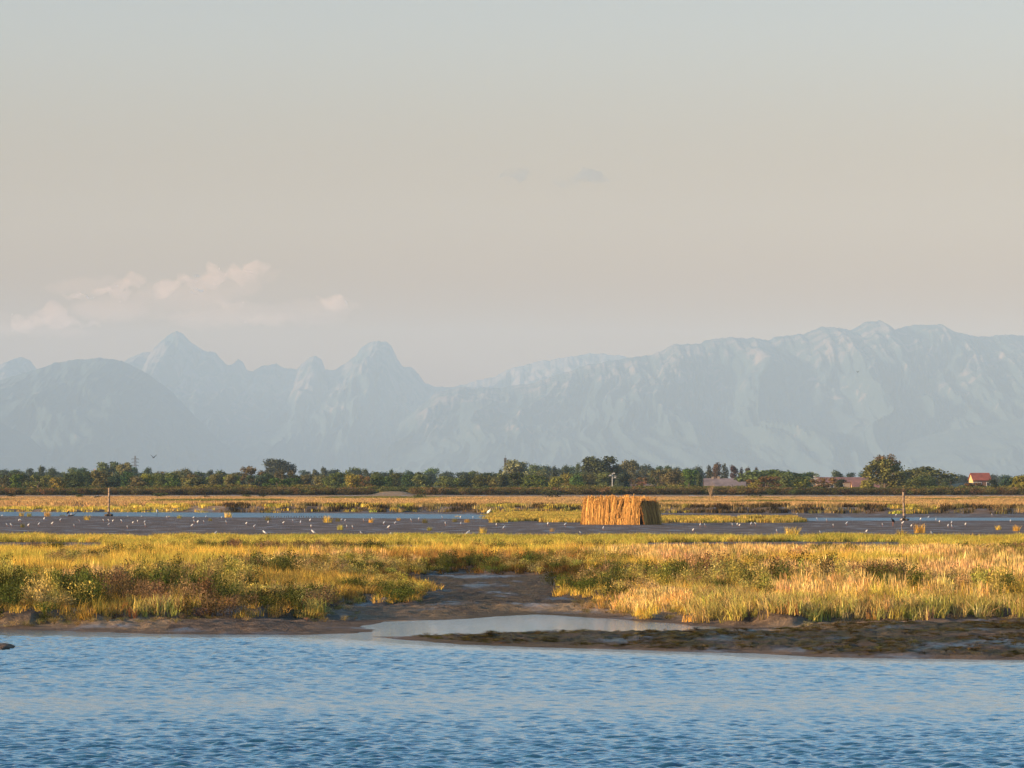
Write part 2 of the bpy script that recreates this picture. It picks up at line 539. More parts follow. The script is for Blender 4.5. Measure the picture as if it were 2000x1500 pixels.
MTS = [
    ("mountain_ridge", 30000, 5200, [(-700, 740), (-300, 720), (-100, 705), (0, 712), (20, 705), (40, 697), (60, 703), (75, 725), (150, 715), (240, 707), (255, 698), (280, 690),
        (300, 688), (310, 670), (330, 655), (345, 648), (355, 652), (370, 668), (390, 680), (400, 686), (420, 688), (430, 700), (445, 715), (455, 712), (465, 702), (475, 708),
        (482, 722), (495, 725), (510, 716), (540, 711), (560, 720), (580, 722), (590, 710), (605, 697), (615, 695), (628, 702), (635, 722), (655, 722), (680, 706), (695, 695),
        (705, 680), (725, 670), (740, 667), (755, 668), (765, 678), (775, 700), (785, 716), (805, 718), (820, 735), (830, 750), (850, 755), (900, 756), (960, 757), (1100, 775)], .75, 101, .9, .8),
    ("mountain_ridge", 25000, 5000, [(-700, 800), (-300, 760), (-100, 745), (0, 742), (75, 722), (100, 712), (150, 702), (200, 701), (240, 706), (260, 716), (290, 732), (330, 762),
        (380, 812), (430, 862), (480, 905), (530, 956)], .22, 131, .9, .8),
    ("mountain_ridge", 31500, 3000, [(780, 790), (850, 765), (930, 745), (960, 738), (1000, 718), (1050, 708), (1100, 698), (1150, 692), (1200, 696), (1260, 702), (1400, 730)], .9, 151, 1.2, 1.0),
    ("mountain_ridge", 26500, 5600, [(780, 830), (850, 768), (900, 757), (980, 757), (1040, 748), (1100, 730), (1140, 715), (1180, 708), (1220, 700), (1270, 695), (1300, 680), (1315, 673),
        (1370, 670), (1375, 664), (1420, 660), (1470, 662), (1500, 664), (1520, 658), (1570, 652), (1605, 637), (1640, 640), (1660, 645), (1690, 630), (1717, 625), (1730, 632),
        (1745, 645), (1790, 635), (1840, 633), (1860, 645), (1900, 658), (1925, 660), (1940, 656), (1990, 656), (2100, 662), (2500, 690), (2900, 720)], .62, 171, 1.0, .72),
    ("foothill", 21500, 2500, [(-700, 780), (-300, 798), (0, 826), (60, 855), (110, 902), (170, 956)], .05, 191, .3, .4),
    ("foothill", 22500, 2500, [(1420, 956), (1600, 905), (1750, 868), (1850, 842), (2000, 815), (2400, 780), (2900, 770)], .05, 195, .4, .4),
]
for a in MTS:
    mountain(*a)

# ---------------------------------------------------------------- tuft prototypes (library, not linked to the scene)
LIB = bpy.data.collections.new("plant_library")


def lib_set(name, makers):
    c = bpy.data.collections.new(name)
    for i, me in enumerate(makers):
        o = bpy.data.objects.new("%s_%02d" % (name, i), me)
        c.objects.link(o)
    return c


def blade_tuft(n, rad, lean, width, hvar=.35, plume=False, seed=0):
    r = random.Random(seed); v = []; f = []
    for _ in range(n):
        a = r.random() * 2 * PI; q = rad * math.sqrt(r.random())
        x, y = q * math.cos(a), q * math.sin(a)
        h = 1 - hvar * r.random() ** 1.2
        la = r.random() * 2 * PI; L = lean * r.random() * h
        dx, dy = math.cos(la) * L, math.sin(la) * L
        wa = r.random() * PI; w = width * (.6 + .8 * r.random())
        wx_, wy_ = math.cos(wa) * w, math.sin(wa) * w
        prof = [(0, 1), (.55, .8), (1, .12)] if not plume else [(0, .7), (.65, .5), (.85, 1.5), (1, .2)]
        b = len(v)
        for tq, ww in prof:
            cx, cy, cz = x + dx * tq ** 2, y + dy * tq ** 2, h * tq
            v.append((cx - wx_ * ww, cy - wy_ * ww, cz)); v.append((cx + wx_ * ww, cy + wy_ * ww, cz))
        for k in range(len(prof) - 1):
            f.append((b + 2 * k, b + 2 * k + 1, b + 2 * k + 3, b + 2 * k + 2))
    return mesh_np("tuft", v, f, M_blade)


def leafy_bush(n, leaf, seed=0, flat=.7, mat=None, twigs=0):
    r = random.Random(seed); v = []; f = []
    lobes = [(r.uniform(-.28, .28), r.uniform(-.28, .28), r.uniform(.35, .7), r.uniform(.22, .36)) for _ in range(7)]
    for _ in range(n):
        lx, ly, lz, lr = r.choice(lobes)
        d = Vector((r.gauss(0, 1), r.gauss(0, 1), r.gauss(0, 1))).normalized() * lr * (r.random() ** .35)
        c = Vector((lx + d.x, ly + d.y, max(.03, (lz + d.z * flat))))
        u = Vector((r.gauss(0, 1), r.gauss(0, 1), r.gauss(0, .7))).normalized() * leaf * r.uniform(.6, 1.3)
        w = u.cross(Vector((r.gauss(0, 1), r.gauss(0, 1), r.gauss(0, 1)))).normalized() * leaf * r.uniform(.4, .8)
        b = len(v)
        v += [tuple(c - u), tuple(c - w), tuple(c + u), tuple(c + w)]
        f.append((b, b + 1, b + 2, b + 3))
    for _ in range(twigs):
        a = r.random() * 2 * PI; h = r.uniform(.6, 1.05); q = r.uniform(.1, .4)
        p0 = Vector((0, 0, 0)); p1 = Vector((math.cos(a) * q, math.sin(a) * q, h)); w = Vector((-math.sin(a), math.cos(a), 0)) * .008
        b = len(v); v += [tuple(p0 - w), tuple(p0 + w), tuple(p1 + w * .4), tuple(p1 - w * .4)]; f.append((b, b + 1, b + 2, b + 3))
    return mesh_np("bush", v, f, mat or M_blade)


L_grass = lib_set("lib_grass", [blade_tuft(30, .19, .38, .0075, .6, seed=i) for i in range(6)])
L_reed = lib_set("lib_reed", [blade_tuft(26, .22, .22, .006, .55, True, seed=20 + i) for i in range(6)])
L_stem = lib_set("lib_stem", [blade_tuft(20, .14, .35, .0085, .55, seed=40 + i) for i in range(5)])
L_bush = lib_set("lib_bush", [leafy_bush(230, .035, 60 + i, .8, twigs=14) for i in range(5)])
L_far = lib_set("lib_far", [blade_tuft(30, .8, .22, .035, .4, seed=80 + i) for i in range(4)])
L_hedge = lib_set("lib_hedge", [leafy_bush(320, .055, 90 + i, .9) for i in range(5)])


def scatter_group(lib):
    g = bpy.data.node_groups.new("scatter", 'GeometryNodeTree')
    g.interface.new_socket("Geometry", in_out='INPUT', socket_type='NodeSocketGeometry')
    g.interface.new_socket("Geometry", in_out='OUTPUT', socket_type='NodeSocketGeometry')
    gi = g.nodes.new('NodeGroupInput'); go = g.nodes.new('NodeGroupOutput')
    m2p = g.nodes.new('GeometryNodeMeshToPoints')
    ci = g.nodes.new('GeometryNodeCollectionInfo'); ci.inputs[0].default_value = lib
    ci.inputs["Separate Children"].default_value = True; ci.inputs["Reset Children"].default_value = True
    iop = g.nodes.new('GeometryNodeInstanceOnPoints'); iop.inputs["Pick Instance"].default_value = True
    def na(name, typ):
        n = g.nodes.new('GeometryNodeInputNamedAttribute'); n.data_type = typ; n.inputs[0].default_value = name; return n.outputs[0]
    L = g.links.new
    L(gi.outputs[0], m2p.inputs[0]); L(m2p.outputs[0], iop.inputs["Points"]); L(ci.outputs[0], iop.inputs["Instance"])
    L(na("pick", 'INT'), iop.inputs["Instance Index"]); L(na("rot", 'FLOAT_VECTOR'), iop.inputs["Rotation"]); L(na("scl", 'FLOAT_VECTOR'), iop.inputs["Scale"])
    L(iop.outputs[0], go.inputs[0])
    return g


def scatter(name, label, lib, pts, hgt, wid, tint, cat=None):
    n = len(pts)
    me = bpy.data.meshes.new(name)
    me.vertices.add(n); me.vertices.foreach_set("co", np.asarray(pts, np.float32).ravel()); me.update()
    a = me.attributes.new("pick", 'INT', 'POINT'); a.data.foreach_set("value", NR.randint(0, len(lib.objects), n).astype(np.int32))
    rot = np.stack([NR.normal(0, .05, n), NR.normal(0, .05, n), NR.rand(n) * 6.283], -1)
    a = me.attributes.new("rot", 'FLOAT_VECTOR', 'POINT'); a.data.foreach_set("vector", rot.astype(np.float32).ravel())
    a = me.attributes.new("scl", 'FLOAT_VECTOR', 'POINT'); a.data.foreach_set("vector", np.stack([wid, wid, hgt], -1).astype(np.float32).ravel())
    col = np.concatenate([tint, np.ones((n, 1))], -1).astype(np.float32)
    a = me.attributes.new("tint", 'FLOAT_COLOR', 'POINT'); a.data.foreach_set("color", col.ravel())
    o = link(name, me)
    md = o.modifiers.new("scatter", 'NODES'); md.node_group = scatter_group(lib)
    tag(o, label, cat, None, 'stuff')
    return o


def fan_points(n, p0, p1, d0, d1):
    px = NR.uniform(p0, p1, n)
    D = np.sqrt(NR.uniform(d0 * d0, d1 * d1, n))
    return (px - 1000) / F * D, D, px


def lerp3(a, b, t):
    return np.asarray(a)[None, :] * (1 - t[:, None]) + np.asarray(b)[None, :] * t[:, None]


# October plant colours; OLIVE is darkened to carry shade of the left bank
GOLD, YELLOW, LIME = (.64, .38, .075), (.62, .44, .09), (.36, .32, .06)
TAN, STRAW, PINKTAN = (.60, .39, .15), (.70, .47, .18), (.54, .33, .16)
OLIVE, GREEN, RUST, PURPLE, DRY = (.17, .145, .045), (.13, .15, .035), (.30, .14, .05), (.12, .075, .065), (.40, .27, .12)


def zone_noise(X, D, s, seed, st=.28):
    return fbm(X * s, D * s * st, seed, 3)


def jitter(c, amt=.26):
    n = len(c)
    return (c * (1 + NR.normal(0, amt, (n, 1))) * (1 + NR.normal(0, amt * .3, (n, 3)))).clip(.01, .9)


# --- near marsh
X, D, px = fan_points(150000, -450, 2450, 112, 240)
z, s, m, _ = land_height(X, D)
gn = fbm(X * .12, D * .03, 437, 3)
bare = (D > 209 + 8 * (gn - .5)) & ((px < 205) | ((px > 1255) & (px < 1765)) | ((px > 690) & (px < 965) & (gn > .38)) | ((px > 200) & (px < 690) & (gn > .54)) | ((px > 965) & (px < 1260) & (gn > .60)))
prob = np.where(m > .1, 1.0, 0) * np.where(D > 180, .8, 1.0)
bushn = zone_noise(X, D, .35, 401)
front = m < 5.5
keep = (NR.rand(len(X)) < prob) & ~bare
X, D, px, z, m, bushn, front = [q[keep] for q in (X, D, px, z, m, bushn, front)]
zr = zone_noise(X, D, .16, 411) + .30 * (sstep(900, 1500, px) - .5) + .02
green_patch = zone_noise(X, D, .5, 421)
is_tan = zr + NR.normal(0, .045, len(X)) > .535
is_shrub = ((bushn > .58) & (D < 205)) | (front & (px < 1500) & (bushn > .42)) | ((px < 620) & (D < 140) & (bushn > .40))
is_stem = (m < 3.2) & (px > 1350) & ~(bushn > .66) | ((m < 2.6) & (px > 250) & (px < 640) & (bushn < .52))
sel_b = is_shrub & ~is_stem & (NR.rand(len(X)) < np.where((px > 1250) & (bushn < .70), .09, np.where(px > 700, .17, .22)))
sel_s = is_stem & (NR.rand(len(X)) < .75)
sel_r = ~is_shrub & ~is_stem & is_tan & (NR.rand(len(X)) < .55)
sel_g = ~is_stem & ~sel_r & ~sel_b & (~is_shrub | (NR.rand(len(X)) < .6)) & (NR.rand(len(X)) < .55)


def pts(sel): return np.stack([X[sel], D[sel], z[sel] - .01], -1)


def low_front(sel): return .55 + .45 * sstep(0, 6, m[sel])


n_ = sel_g.sum(); tq = NR.rand(n_)
c = lerp3(GOLD, YELLOW, tq)
gp = green_patch[sel_g]
c = np.where((gp > .56)[:, None], lerp3(LIME, YELLOW, tq), c)
rust = (D[sel_g] > 150) & (px[sel_g] > 620) & (px[sel_g] < 1150) & (D[sel_g] < 185)
c = np.where(rust[:, None], lerp3(RUST, GOLD, tq * .6), c)
c = np.where((rust & (m[sel_g] < 5))[:, None], lerp3((.05, .032, .012), (.20, .11, .03), tq), c)  # near-black tint paints the shadow along the bank at the cove head
c = np.where(((D[sel_g] < 150) & (px[sel_g] < 900))[:, None], lerp3(OLIVE, GOLD, tq), c)
scatter("golden_grass", "golden yellow marsh grass covering the middle of the near marsh", L_grass, pts(sel_g),
        (.26 + .30 * NR.rand(n_)) * (.7 + .6 * fbm(X[sel_g] * 1.7, D[sel_g] * .5, 517, 2)) * low_front(sel_g) * (1 - .30 * sstep(180, 215, D[sel_g])), np.full(n_, .75), jitter(c))
n_ = sel_r.sum(); tq = NR.rand(n_)
c = lerp3(TAN, STRAW, tq); c = np.where((green_patch[sel_r] > .62)[:, None], lerp3(OLIVE, TAN, tq), c)
c = np.where((green_patch[sel_r] < .40)[:, None], lerp3(PINKTAN, TAN, tq), c)
scatter("tan_grass", "tall pale tan seeding grass on the right half of the near marsh", L_reed, pts(sel_r),
        (.32 + .36 * NR.rand(n_)) * (.7 + .6 * fbm(X[sel_r] * 1.7, D[sel_r] * .5, 519, 2)) * low_front(sel_r) * (1 - .40 * sstep(170, 205, D[sel_r])), np.full(n_, .8), jitter(c))
n_ = sel_b.sum(); tq = NR.rand(n_)
c = lerp3((.065, .058, .02), (.095, .115, .025), tq)
c = np.where((green_patch[sel_b] > .63)[:, None], lerp3((.13, .075, .045), DRY, tq * .6), c)
c = np.where((green_patch[sel_b] < .42)[:, None], lerp3(LIME, DRY, tq), c)
scatter("marsh_shrubs", "low olive green and purple brown leafy shrubs along the near marsh edge", L_bush, pts(sel_b),
        (.30 + .36 * NR.rand(n_) ** 2) * (.6 + .5 * sstep(0, 4, m[sel_b])) * (1 + .45 * (m[sel_b] < 9) * (D[sel_b] < 150)), .36 + .4 * NR.rand(n_), jitter(c, .25))
n_ = sel_s.sum(); tq = NR.rand(n_)
c = lerp3(LIME, DRY, tq); c = np.where((NR.rand(n_) < .10)[:, None], lerp3(RUST, OLIVE, tq), c)
scatter("upright_stems", "upright green and rusty stems fringing the marsh edge above the mud", L_stem, pts(sel_s),
        .26 + .16 * NR.rand(n_), .8 + .4 * NR.rand(n_), jitter(c, .25))

# trailing dry plants on the left and right slopes under the marsh edge
X, D, px = fan_points(26000, -300, 2400, 100, 160)
z, s, m, _ = land_height(X, D)
keep = (m < .2) & (m > -2.2) & (s > .8) & ((px < 700) | (px > 1120)) & (NR.rand(len(X)) < .35 * (1 - .6 * (px > 1450)) * np.exp((m - .2) * .8))
X, D, px, z, m = [q[keep] for q in (X, D, px, z, m)]
n_ = len(X); tq = NR.rand(n_)
scatter("trailing_plants", "dry trailing plants creeping down the muddy slope of the marsh edge", L_bush, np.stack([X, D, z - .02], -1),
        .08 + .10 * NR.rand(n_), .22 + .25 * NR.rand(n_), jitter(lerp3(DRY, OLIVE, tq), .3))

# weed washed over the mud spit
X, D, px = fan_points(16000, 700, 2400, 91, 113)
z, s, m, _ = land_height(X, D)
wz = fbm(X * 1.2, D * .5, 425, 4)
keep = (s > .6) & (m < -.6) & (wz > .50 - .06 * (px < 1450)) & ((D < 109) | (px > 1500)) & (NR.rand(len(X)) < .55)
X, D, z = X[keep], D[keep], z[keep]; n_ = len(X); tq = NR.rand(n_)
scatter("seaweed", "dark olive seaweed and debris scattered over the muddy spit", L_bush, np.stack([X, D, z - .01], -1),
        .03 + .05 * NR.rand(n_) ** 2, .12 + .22 * NR.rand(n_), jitter(lerp3((.05, .042, .014), (.15, .11, .04), tq ** 2), .35))

# --- back strip of the near marsh
X, D, px = fan_points(60000, -450, 2450, 238, 330)
z, s, m, _ = land_height(X, D)
zn = zone_noise(X, D, .10, 431, .25)
edge_ = 291 + 12 * (fbm(px / 70., px * 0, 433, 4) - .5) * 2
gn = fbm(X * .12, D * .03, 437, 3)
gap = (D < 272 + 10 * (gn - .5)) & ((px < 205) | ((px > 1255) & (px < 1765)) | ((px > 690) & (px < 965) & (gn > .38)) | ((px > 200) & (px < 690) & (gn > .54)) | ((px > 965) & (px < 1260) & (gn > .60)))
thin = (px > 1700) & (D > 285)
keep = (D < edge_) & ~gap & (zn > .28) & (NR.rand(len(X)) < np.where(thin, .4, 1))
X, D, px, z, zn = [q[keep] for q in (X, D, px, z, zn)]
n_ = len(X); tq = NR.rand(n_)
c = lerp3(YELLOW, LIME, (tq * .8 + (zn - .4)).clip(0, 1))
scatter("cordgrass", "yellow green cordgrass strip along the back edge of the near marsh", L_grass, np.stack([X, D, z - .01], -1),
        .16 + .26 * NR.rand(n_), np.full(n_, 1.3), jitter(c))

# --- grassy islet beside and behind the straw hide
X, D, px = fan_points(16000, 920, 1600, 408, 540)
z, s, m, _ = land_height(X, D)
w1 = 12 * (fbm(px / 30., px * 0, 441, 3) - .5)
a1 = (D > 412 + w1) & (D < 470 + w1) & (px > 965) & (px < 1572 - .4 * (D - 412))
a2 = (D > 470) & (D < 545 + w1) & (px > 940) & (px < 1200)
dens = fbm(X * .3, D * .06, 443, 3) > .34
keep = (a1 | a2) & dens
X, D, px, z = [q[keep] for q in (X, D, px, z)]
n_ = len(X); tq = NR.rand(n_)
scatter("islet_grass", "short yellow green grass on the low islet beside the straw hide", L_far, np.stack([X, D, z - .01], -1),
        .28 + .12 * NR.rand(n_), np.full(n_, .6), jitter(lerp3(YELLOW, OLIVE, tq)))

# --- far bank: green fringe, then tan reeds
X, D, px = fan_points(36000, -500, 2500, 505, 690)
e = bank_edge(px)
z, s, m, _ = land_height(X, D)
gz = fbm(px / 110., px * 0 + 7, 451, 3)
fringe = (px < 440) | ((px > 655) & (px < 750)) | ((px > 765) & (px < 812)) | ((px > 940) & (px < 1140)) | ((px > 1740) & (px < 1830)) | (gz > .66)
keep = fringe & (D > e - 1) & (D < e + 16) & (fbm(X * .4, D * .1, 453, 3) > .36)
Xk, Dk, zk = X[keep], D[keep], z[keep]; n_ = len(Xk); tq = NR.rand(n_)
scatter("green_fringe", "bright yellow green plants fringing the foot of the far bank", L_far, np.stack([Xk, Dk, zk - .02], -1),
        .32 + .18 * NR.rand(n_), np.full(n_, .6), jitter(lerp3(YELLOW, LIME, tq)))
X, D, px = fan_points(62000, -500, 2500, 505, 925)
e = bank_edge(px)
z, s, m, _ = land_height(X, D)
back = e + np.where((px < 440), 14, -.5)
dark = fbm(X * .05, D * .012, 455, 3)
keep = (D > back) & (D < 918) & ((D < e + 6) | (D > e + 9) | (NR.rand(len(X)) < .5)) & ((D < e + 90) | (NR.rand(len(X)) < .55))
X, D, px, z, dark, e = [q[keep] for q in (X, D, px, z, dark, e)]
n_ = len(X); tq = NR.rand(n_)
c = lerp3(TAN, PINKTAN, tq) * .82
c = np.where(((dark > .56) & (D > 650))[:, None], lerp3(OLIVE, GREEN, tq), c)
dk = fbm(px / 16.0, px * 0 + 1, 457, 3)
c = np.where(((D < e + 12) & (px > 430) & (dk > .44))[:, None], lerp3((.035, .026, .018), (.16, .11, .04), tq ** 2), c)  # dark clumps paint the shaded gaps under the overhanging reeds
c = np.where(((D < e + 12) & (px > 430) & (dk <= .44))[:, None], lerp3(OLIVE, DRY, tq), c)
scatter("tan_reeds", "band of pinkish tan reeds on top of the far bank", L_far, np.stack([X, D, z - .02], -1),
        np.where(D < e + 60, .52, .20) * (.7 + .5 * NR.rand(n_)), np.full(n_, .9), jitter(c, .14))

# --- dark thorny hedge on the low dyke, and undergrowth below the trees
X, D, px = fan_points(9000, -500, 2500, 944, 1012)
z, s, m, _ = land_height(X, D)
gapb = (px > 722) & (px < 806)
hn = fbm(X * .12, D * .05, 461, 3)
keep = ~gapb
X, D, px, z, hn = [q[keep] for q in (X, D, px, z, hn)]
n_ = len(X); tq = NR.rand(n_)
c = lerp3((.085, .055, .03), (.075, .075, .026), tq)
c = np.where((hn > .55)[:, None], lerp3((.17, .095, .045), (.10, .11, .03), tq), c)
scatter("hedge", "long dark brown green hedge along the dyke behind the reeds", L_hedge, np.stack([X, D, z - .1], -1),
        (.95 + .55 * NR.rand(n_)) * (.8 + .5 * hn), 1.6 + 1.2 * NR.rand(n_), jitter(c, .25))
X, D, px = fan_points(5200, -500, 2500, 1020, 1120)
z, s, m, _ = land_height(X, D)
hn = fbm(X * .06, D * .02, 471, 3)
n_ = len(X); tq = NR.rand(n_)
c = lerp3((.10, .11, .032), (.075, .09, .03), tq)
c = np.where((hn > .56)[:, None], lerp3((.19, .17, .04), (.11, .08, .03), tq), c)
scatter("undergrowth", "mixed green and yellowish undergrowth below the line of trees", L_hedge, np.stack([X, D, z - .1], -1),
        (.8 + 1.1 * NR.rand(n_)) * (.6 + .9 * hn), 2.2 + 1.8 * NR.rand(n_), jitter(c, .25))
X, D, px = fan_points(4200, -500, 2500, 2500, 2900)
z, s, m, _ = land_height(X, D)
hn = fbm(px / 50., px * 0, 481, 3)
n_ = len(X); tq = NR.rand(n_)
scatter("far_woodland", "far bluish woodland forming a low band behind the trees", L_hedge, np.stack([X, D, z - .3], -1),
        (4.4 + 2.4 * NR.rand(n_)) * (.6 + .7 * hn), 7 + 4 * NR.rand(n_), jitter(lerp3((.04, .055, .028), (.05, .06, .03), tq), .2))

# ---------------------------------------------------------------- things standing on mud: single grass tufts
def tuft_mesh(seed, kind):
    me = blade_tuft(90, .42, .5, .016, .5, seed=seed)
    me.materials.clear(); me.materials.append(M_leaf)
    return me


TM = [tuft_mesh(700 + i, 0) for i in range(5)]
GROUND_Z = lambda x, d: float(land_height(np.array([x]), np.array([d]))[0][0])
TUFTS = [  # column, row of the base, height in rows, colour, where
    (42, 1008, 9, YELLOW, "leftmost low tuft at the channel's near edge"), (57, 1009, 8, LIME, "beside the leftmost tuft at the channel's edge"), (93, 1009, 11, GOLD, "wide golden one left of the paired timber scraps"),
    (122, 1008, 8, OLIVE, "dull olive one just left of the dark timber scrap"), (44, 1031, 8, OLIVE, "lone small one on the open mud far left"), (170, 1016, 10, YELLOW, "bright one left below the tall left post"),
    (328, 1008, 8, GOLD, "wide low one on the channel edge right of the left post"), (350, 1013, 7, LIME, "small one just right of the wide channel edge tuft"), (446, 1011, 11, YELLOW, "high mound-like one on the channel edge"),
    (411, 1018, 6, OLIVE, "thin one below the mound-like channel tuft"), (523, 1017, 9, OLIVE, "grey green one left of the row of pegs"), (640, 1021, 14, YELLOW, "tall one right at the row of pegs"),
    (660, 1019, 8, OLIVE, "low one just right of the pegs' tall tuft"), (665, 1036, 10, LIME, "one on open mud below the row of pegs"), (724, 1021, 8, GOLD, "small golden one in mid channel edge"),
    (779, 1017, 6, GOLD, "tiny one left of the islet"), (830, 1022, 9, OLIVE, "scruffy one left end of the islet"), (839, 1037, 8, LIME, "pale one on the mud below the islet's left end"),
    (895, 1008, 9, YELLOW, "long bright one at the channel's right end"), (888, 1020, 8, OLIVE, "olive one below the channel's right end"), (912, 1021, 8, GOLD, "gold one between the channel and the islet"), (943, 1042, 12, YELLOW, "spiky one on mud before the islet"),
    (1078, 1039, 8, DRY, "withered brown one on the mud left of the straw hide"), (1548, 1052, 22, YELLOW, "tall one standing above the back strip on the right"),
    (1797, 1042, 18, GOLD, "tall yellow one on the mud right of the right post"), (1760, 1050, 16, YELLOW, "tall one around the thin stick"), (1950, 1036, 9, YELLOW, "left one of the far right pair on the mud"), (1985, 1038, 12, GOLD, "right one of the far right pair on the mud"),
]
for i, (px, y, h, c, lab) in enumerate(TUFTS):
    D = DY(y, .08)
    p = P(px, D); p.z = GROUND_Z(p.x, D) - .02
    H = h * D / F * 1.15
    o = link("grass_tuft", TM[i % 5], loc=p, rot=(0, 0, R.random() * 6))
    o.scale = (H * 1.3, H * 1.3, H)
    cc = np.array(c) * R.uniform(.9, 1.15)
    o.color = (*cc, 1)
    tag(o, "grass tuft, " + lab, "grass tuft", "grass tufts on the mudflat")

# ---------------------------------------------------------------- straw hide
straw_t = NT("dry_straw")
gi = straw_t.n("ShaderNodeNewGeometry")
oi = straw_t.n("ShaderNodeObjectInfo")
c = straw_t.ramp(gi.outputs["Random Per Island"], [(0, (.20, .085, .022)), (.4, (.50, .25, .06)), (1, (.86, .50, .15))])
v = straw_t.ramp(oi.outputs["Random"], [(0, (.55, .50, .45)), (1, (1.12, 1.08, 1.0))])
c = straw_t.mix(1.0, c, v, 'MULTIPLY')
M_straw = straw_t.set(c, .8, .2)


def sheaf(seed):
    """one bundle of straw: splayed foot, ragged top; front is -Y"""
    r = random.Random(seed); v = []; f = []
    for _ in range(120):
        x0 = r.gauss(0, .075); y0 = r.uniform(-.10, .06)
        h = 2.10 + r.uniform(-.35, .12); z0 = r.uniform(.0, .9) if r.random() < .35 else 0
        top = min(h, z0 + r.uniform(.8, 2.2))
        sk = -.34 * (1 - z0 / 2.1); sk2 = -.34 * (1 - top / 2.1) + (.05 if r.random() < .2 else 0)
        x1 = x0 * .6 + r.gauss(0, .065); y1 = y0 * .7 + r.gauss(0, .03)
        w = r.uniform(.006, .014); a = r.uniform(-.7, .7)
        wx_, wy_ = math.cos(a) * w, math.sin(a) * w
        b = len(v)
        mx = (x0 + x1) / 2 + r.gauss(0, .025); my = (y0 + y1 + sk + sk2) / 2 + r.gauss(0, .02) - .02; mz = (z0 + top) / 2
        for cx, cy, cz, ww in ((x0, y0 + sk, z0, 1), (mx, my, mz, 1), (x1, y1 + sk2, top, .7)):
            v.append((cx - wx_ * ww, cy - wy_ * ww, cz)); v.append((cx + wx_ * ww, cy + wy_ * ww, cz))
        f += [(b, b + 1, b + 3, b + 2), (b + 2, b + 3, b + 5, b + 4)]
        if r.random() < .6:   # seed head
            q = len(v); v += [(x1, y1 + sk2, top - .02), (x1 - .03, y1 + sk2 - .02, top + .05), (x1 + r.gauss(0, .02), y1 + sk2, top + .14), (x1 + .03, y1 + sk2, top + .05)]
            f.append((q, q + 1, q + 2, q + 3))
    return mesh_np("sheaf", v, f, M_straw)


SH = [sheaf(900 + i) for i in range(6)]
HD = 392.0
hp = P(1213, HD); hp.z = .07
hide = link("straw_hide", None, loc=hp)
hide.rotation_euler = (0, 0, math.radians(-28))
tag(hide, "golden straw thatched hunting hide standing alone on the dark mudflat", "hide")
HWx, HWy = 2.38, 1.4
mb = MB()
mb.box(-HWx + .1, HWx - .1, -HWy + .1, -HWy + .18, .0, 1.85); mb.box(-HWx + .1, HWx - .1, HWy - .18, HWy - .1, 0, 1.85)
mb.box(-HWx + .1, -HWx + .18, -HWy + .18, HWy - .18, 0, 1.85); mb.box(HWx - .18, HWx - .1, -HWy + .18, HWy - .18, 0, 1.85)
link("backing_panel", mb.mesh("backing_panel", M_dark_wood), hide)
for x in (-HWx + .05, -HWx / 3, HWx / 3, HWx - .05):
    for yy in (-HWy + .22, HWy - .22):
        mb = MB(); mb.tube((x, yy, -.3), (x, yy, 1.98), .05, .045); link("frame_post", mb.mesh("frame_post", M_wood), hide)
k = 0
def put_sheaf(x, y, ang):
    global k
    o = link("straw_sheaf", SH[k % 6], hide, (x, y, R.uniform(-.04, .02)), (R.gauss(0, .03), R.gauss(0, .07), ang))
    endk = 1 - .07 * (abs(x) / HWx) ** 6
    o.scale = (R.uniform(.9, 1.35), 1, R.uniform(.90, 1.03) * endk); k += 1
x = -HWx
while x <= HWx:
    put_sheaf(x + R.gauss(0, .03), -HWy + R.uniform(-.10, .06), 0); put_sheaf(x + .07, HWy, PI); x += .18
for _ in range(22):
    o = link("loose_straw", SH[R.randrange(6)], hide, (R.uniform(-HWx, HWx), -HWy - R.uniform(.0, .12), R.uniform(.25, 1.0)), (R.gauss(0, .05), R.gauss(0, .28), 0))
    o.scale = (R.uniform(.5, 1.1), .8, R.uniform(.35, .6))
for _ in range(5):
    o = link("loose_straw", SH[R.randrange(6)], hide, (R.uniform(-HWx, HWx), -HWy + R.uniform(.1, .3), R.uniform(1.35, 1.6)), (R.gauss(-.2, .2), R.gauss(0, .45), 0))
    o.scale = (R.uniform(.6, 1.3), .8, R.uniform(.25, .38))
y = -HWy
while y <= HWy:
    put_sheaf(HWx + R.uniform(-.06, .08), y, PI / 2); put_sheaf(-HWx, y + .05, -PI / 2); y += .18

# ---------------------------------------------------------------- posts, stakes, pegs
def post(px, y0, y1, wpx, label, mound=True):
    D = DY(y0, .07)
    p = P(px, D, -.3)
    base = link("mooring_post", None, loc=(p.x, D, 0))
    tag(base, label, "post", "posts standing in the mudflat")
    H = ZY(y1, D); r = wpx / 2 * D / F
    lean = R.uniform(-.03, .03)
    mb = MB()
    segs = 6
    for i in range(segs):
        a, b = i / segs, (i + 1) / segs
        mb.tube((lean * a * H + R.gauss(0, .004), 0, -.3 + (H + .3) * a), (lean * b * H, 0, -.3 + (H + .3) * b), r * (1.12 - .2 * a), r * (1.12 - .2 * b), 9)
    link("pole", mb.mesh("pole", M_wood, True), base)
    mb = MB(); mb.tube((0, 0, 0), (0, 0, .42), r * 1.25, r * 1.22, 9); link("waterline_stain", mb.mesh("waterline_stain", M_dark_wood, True), base)
    return D


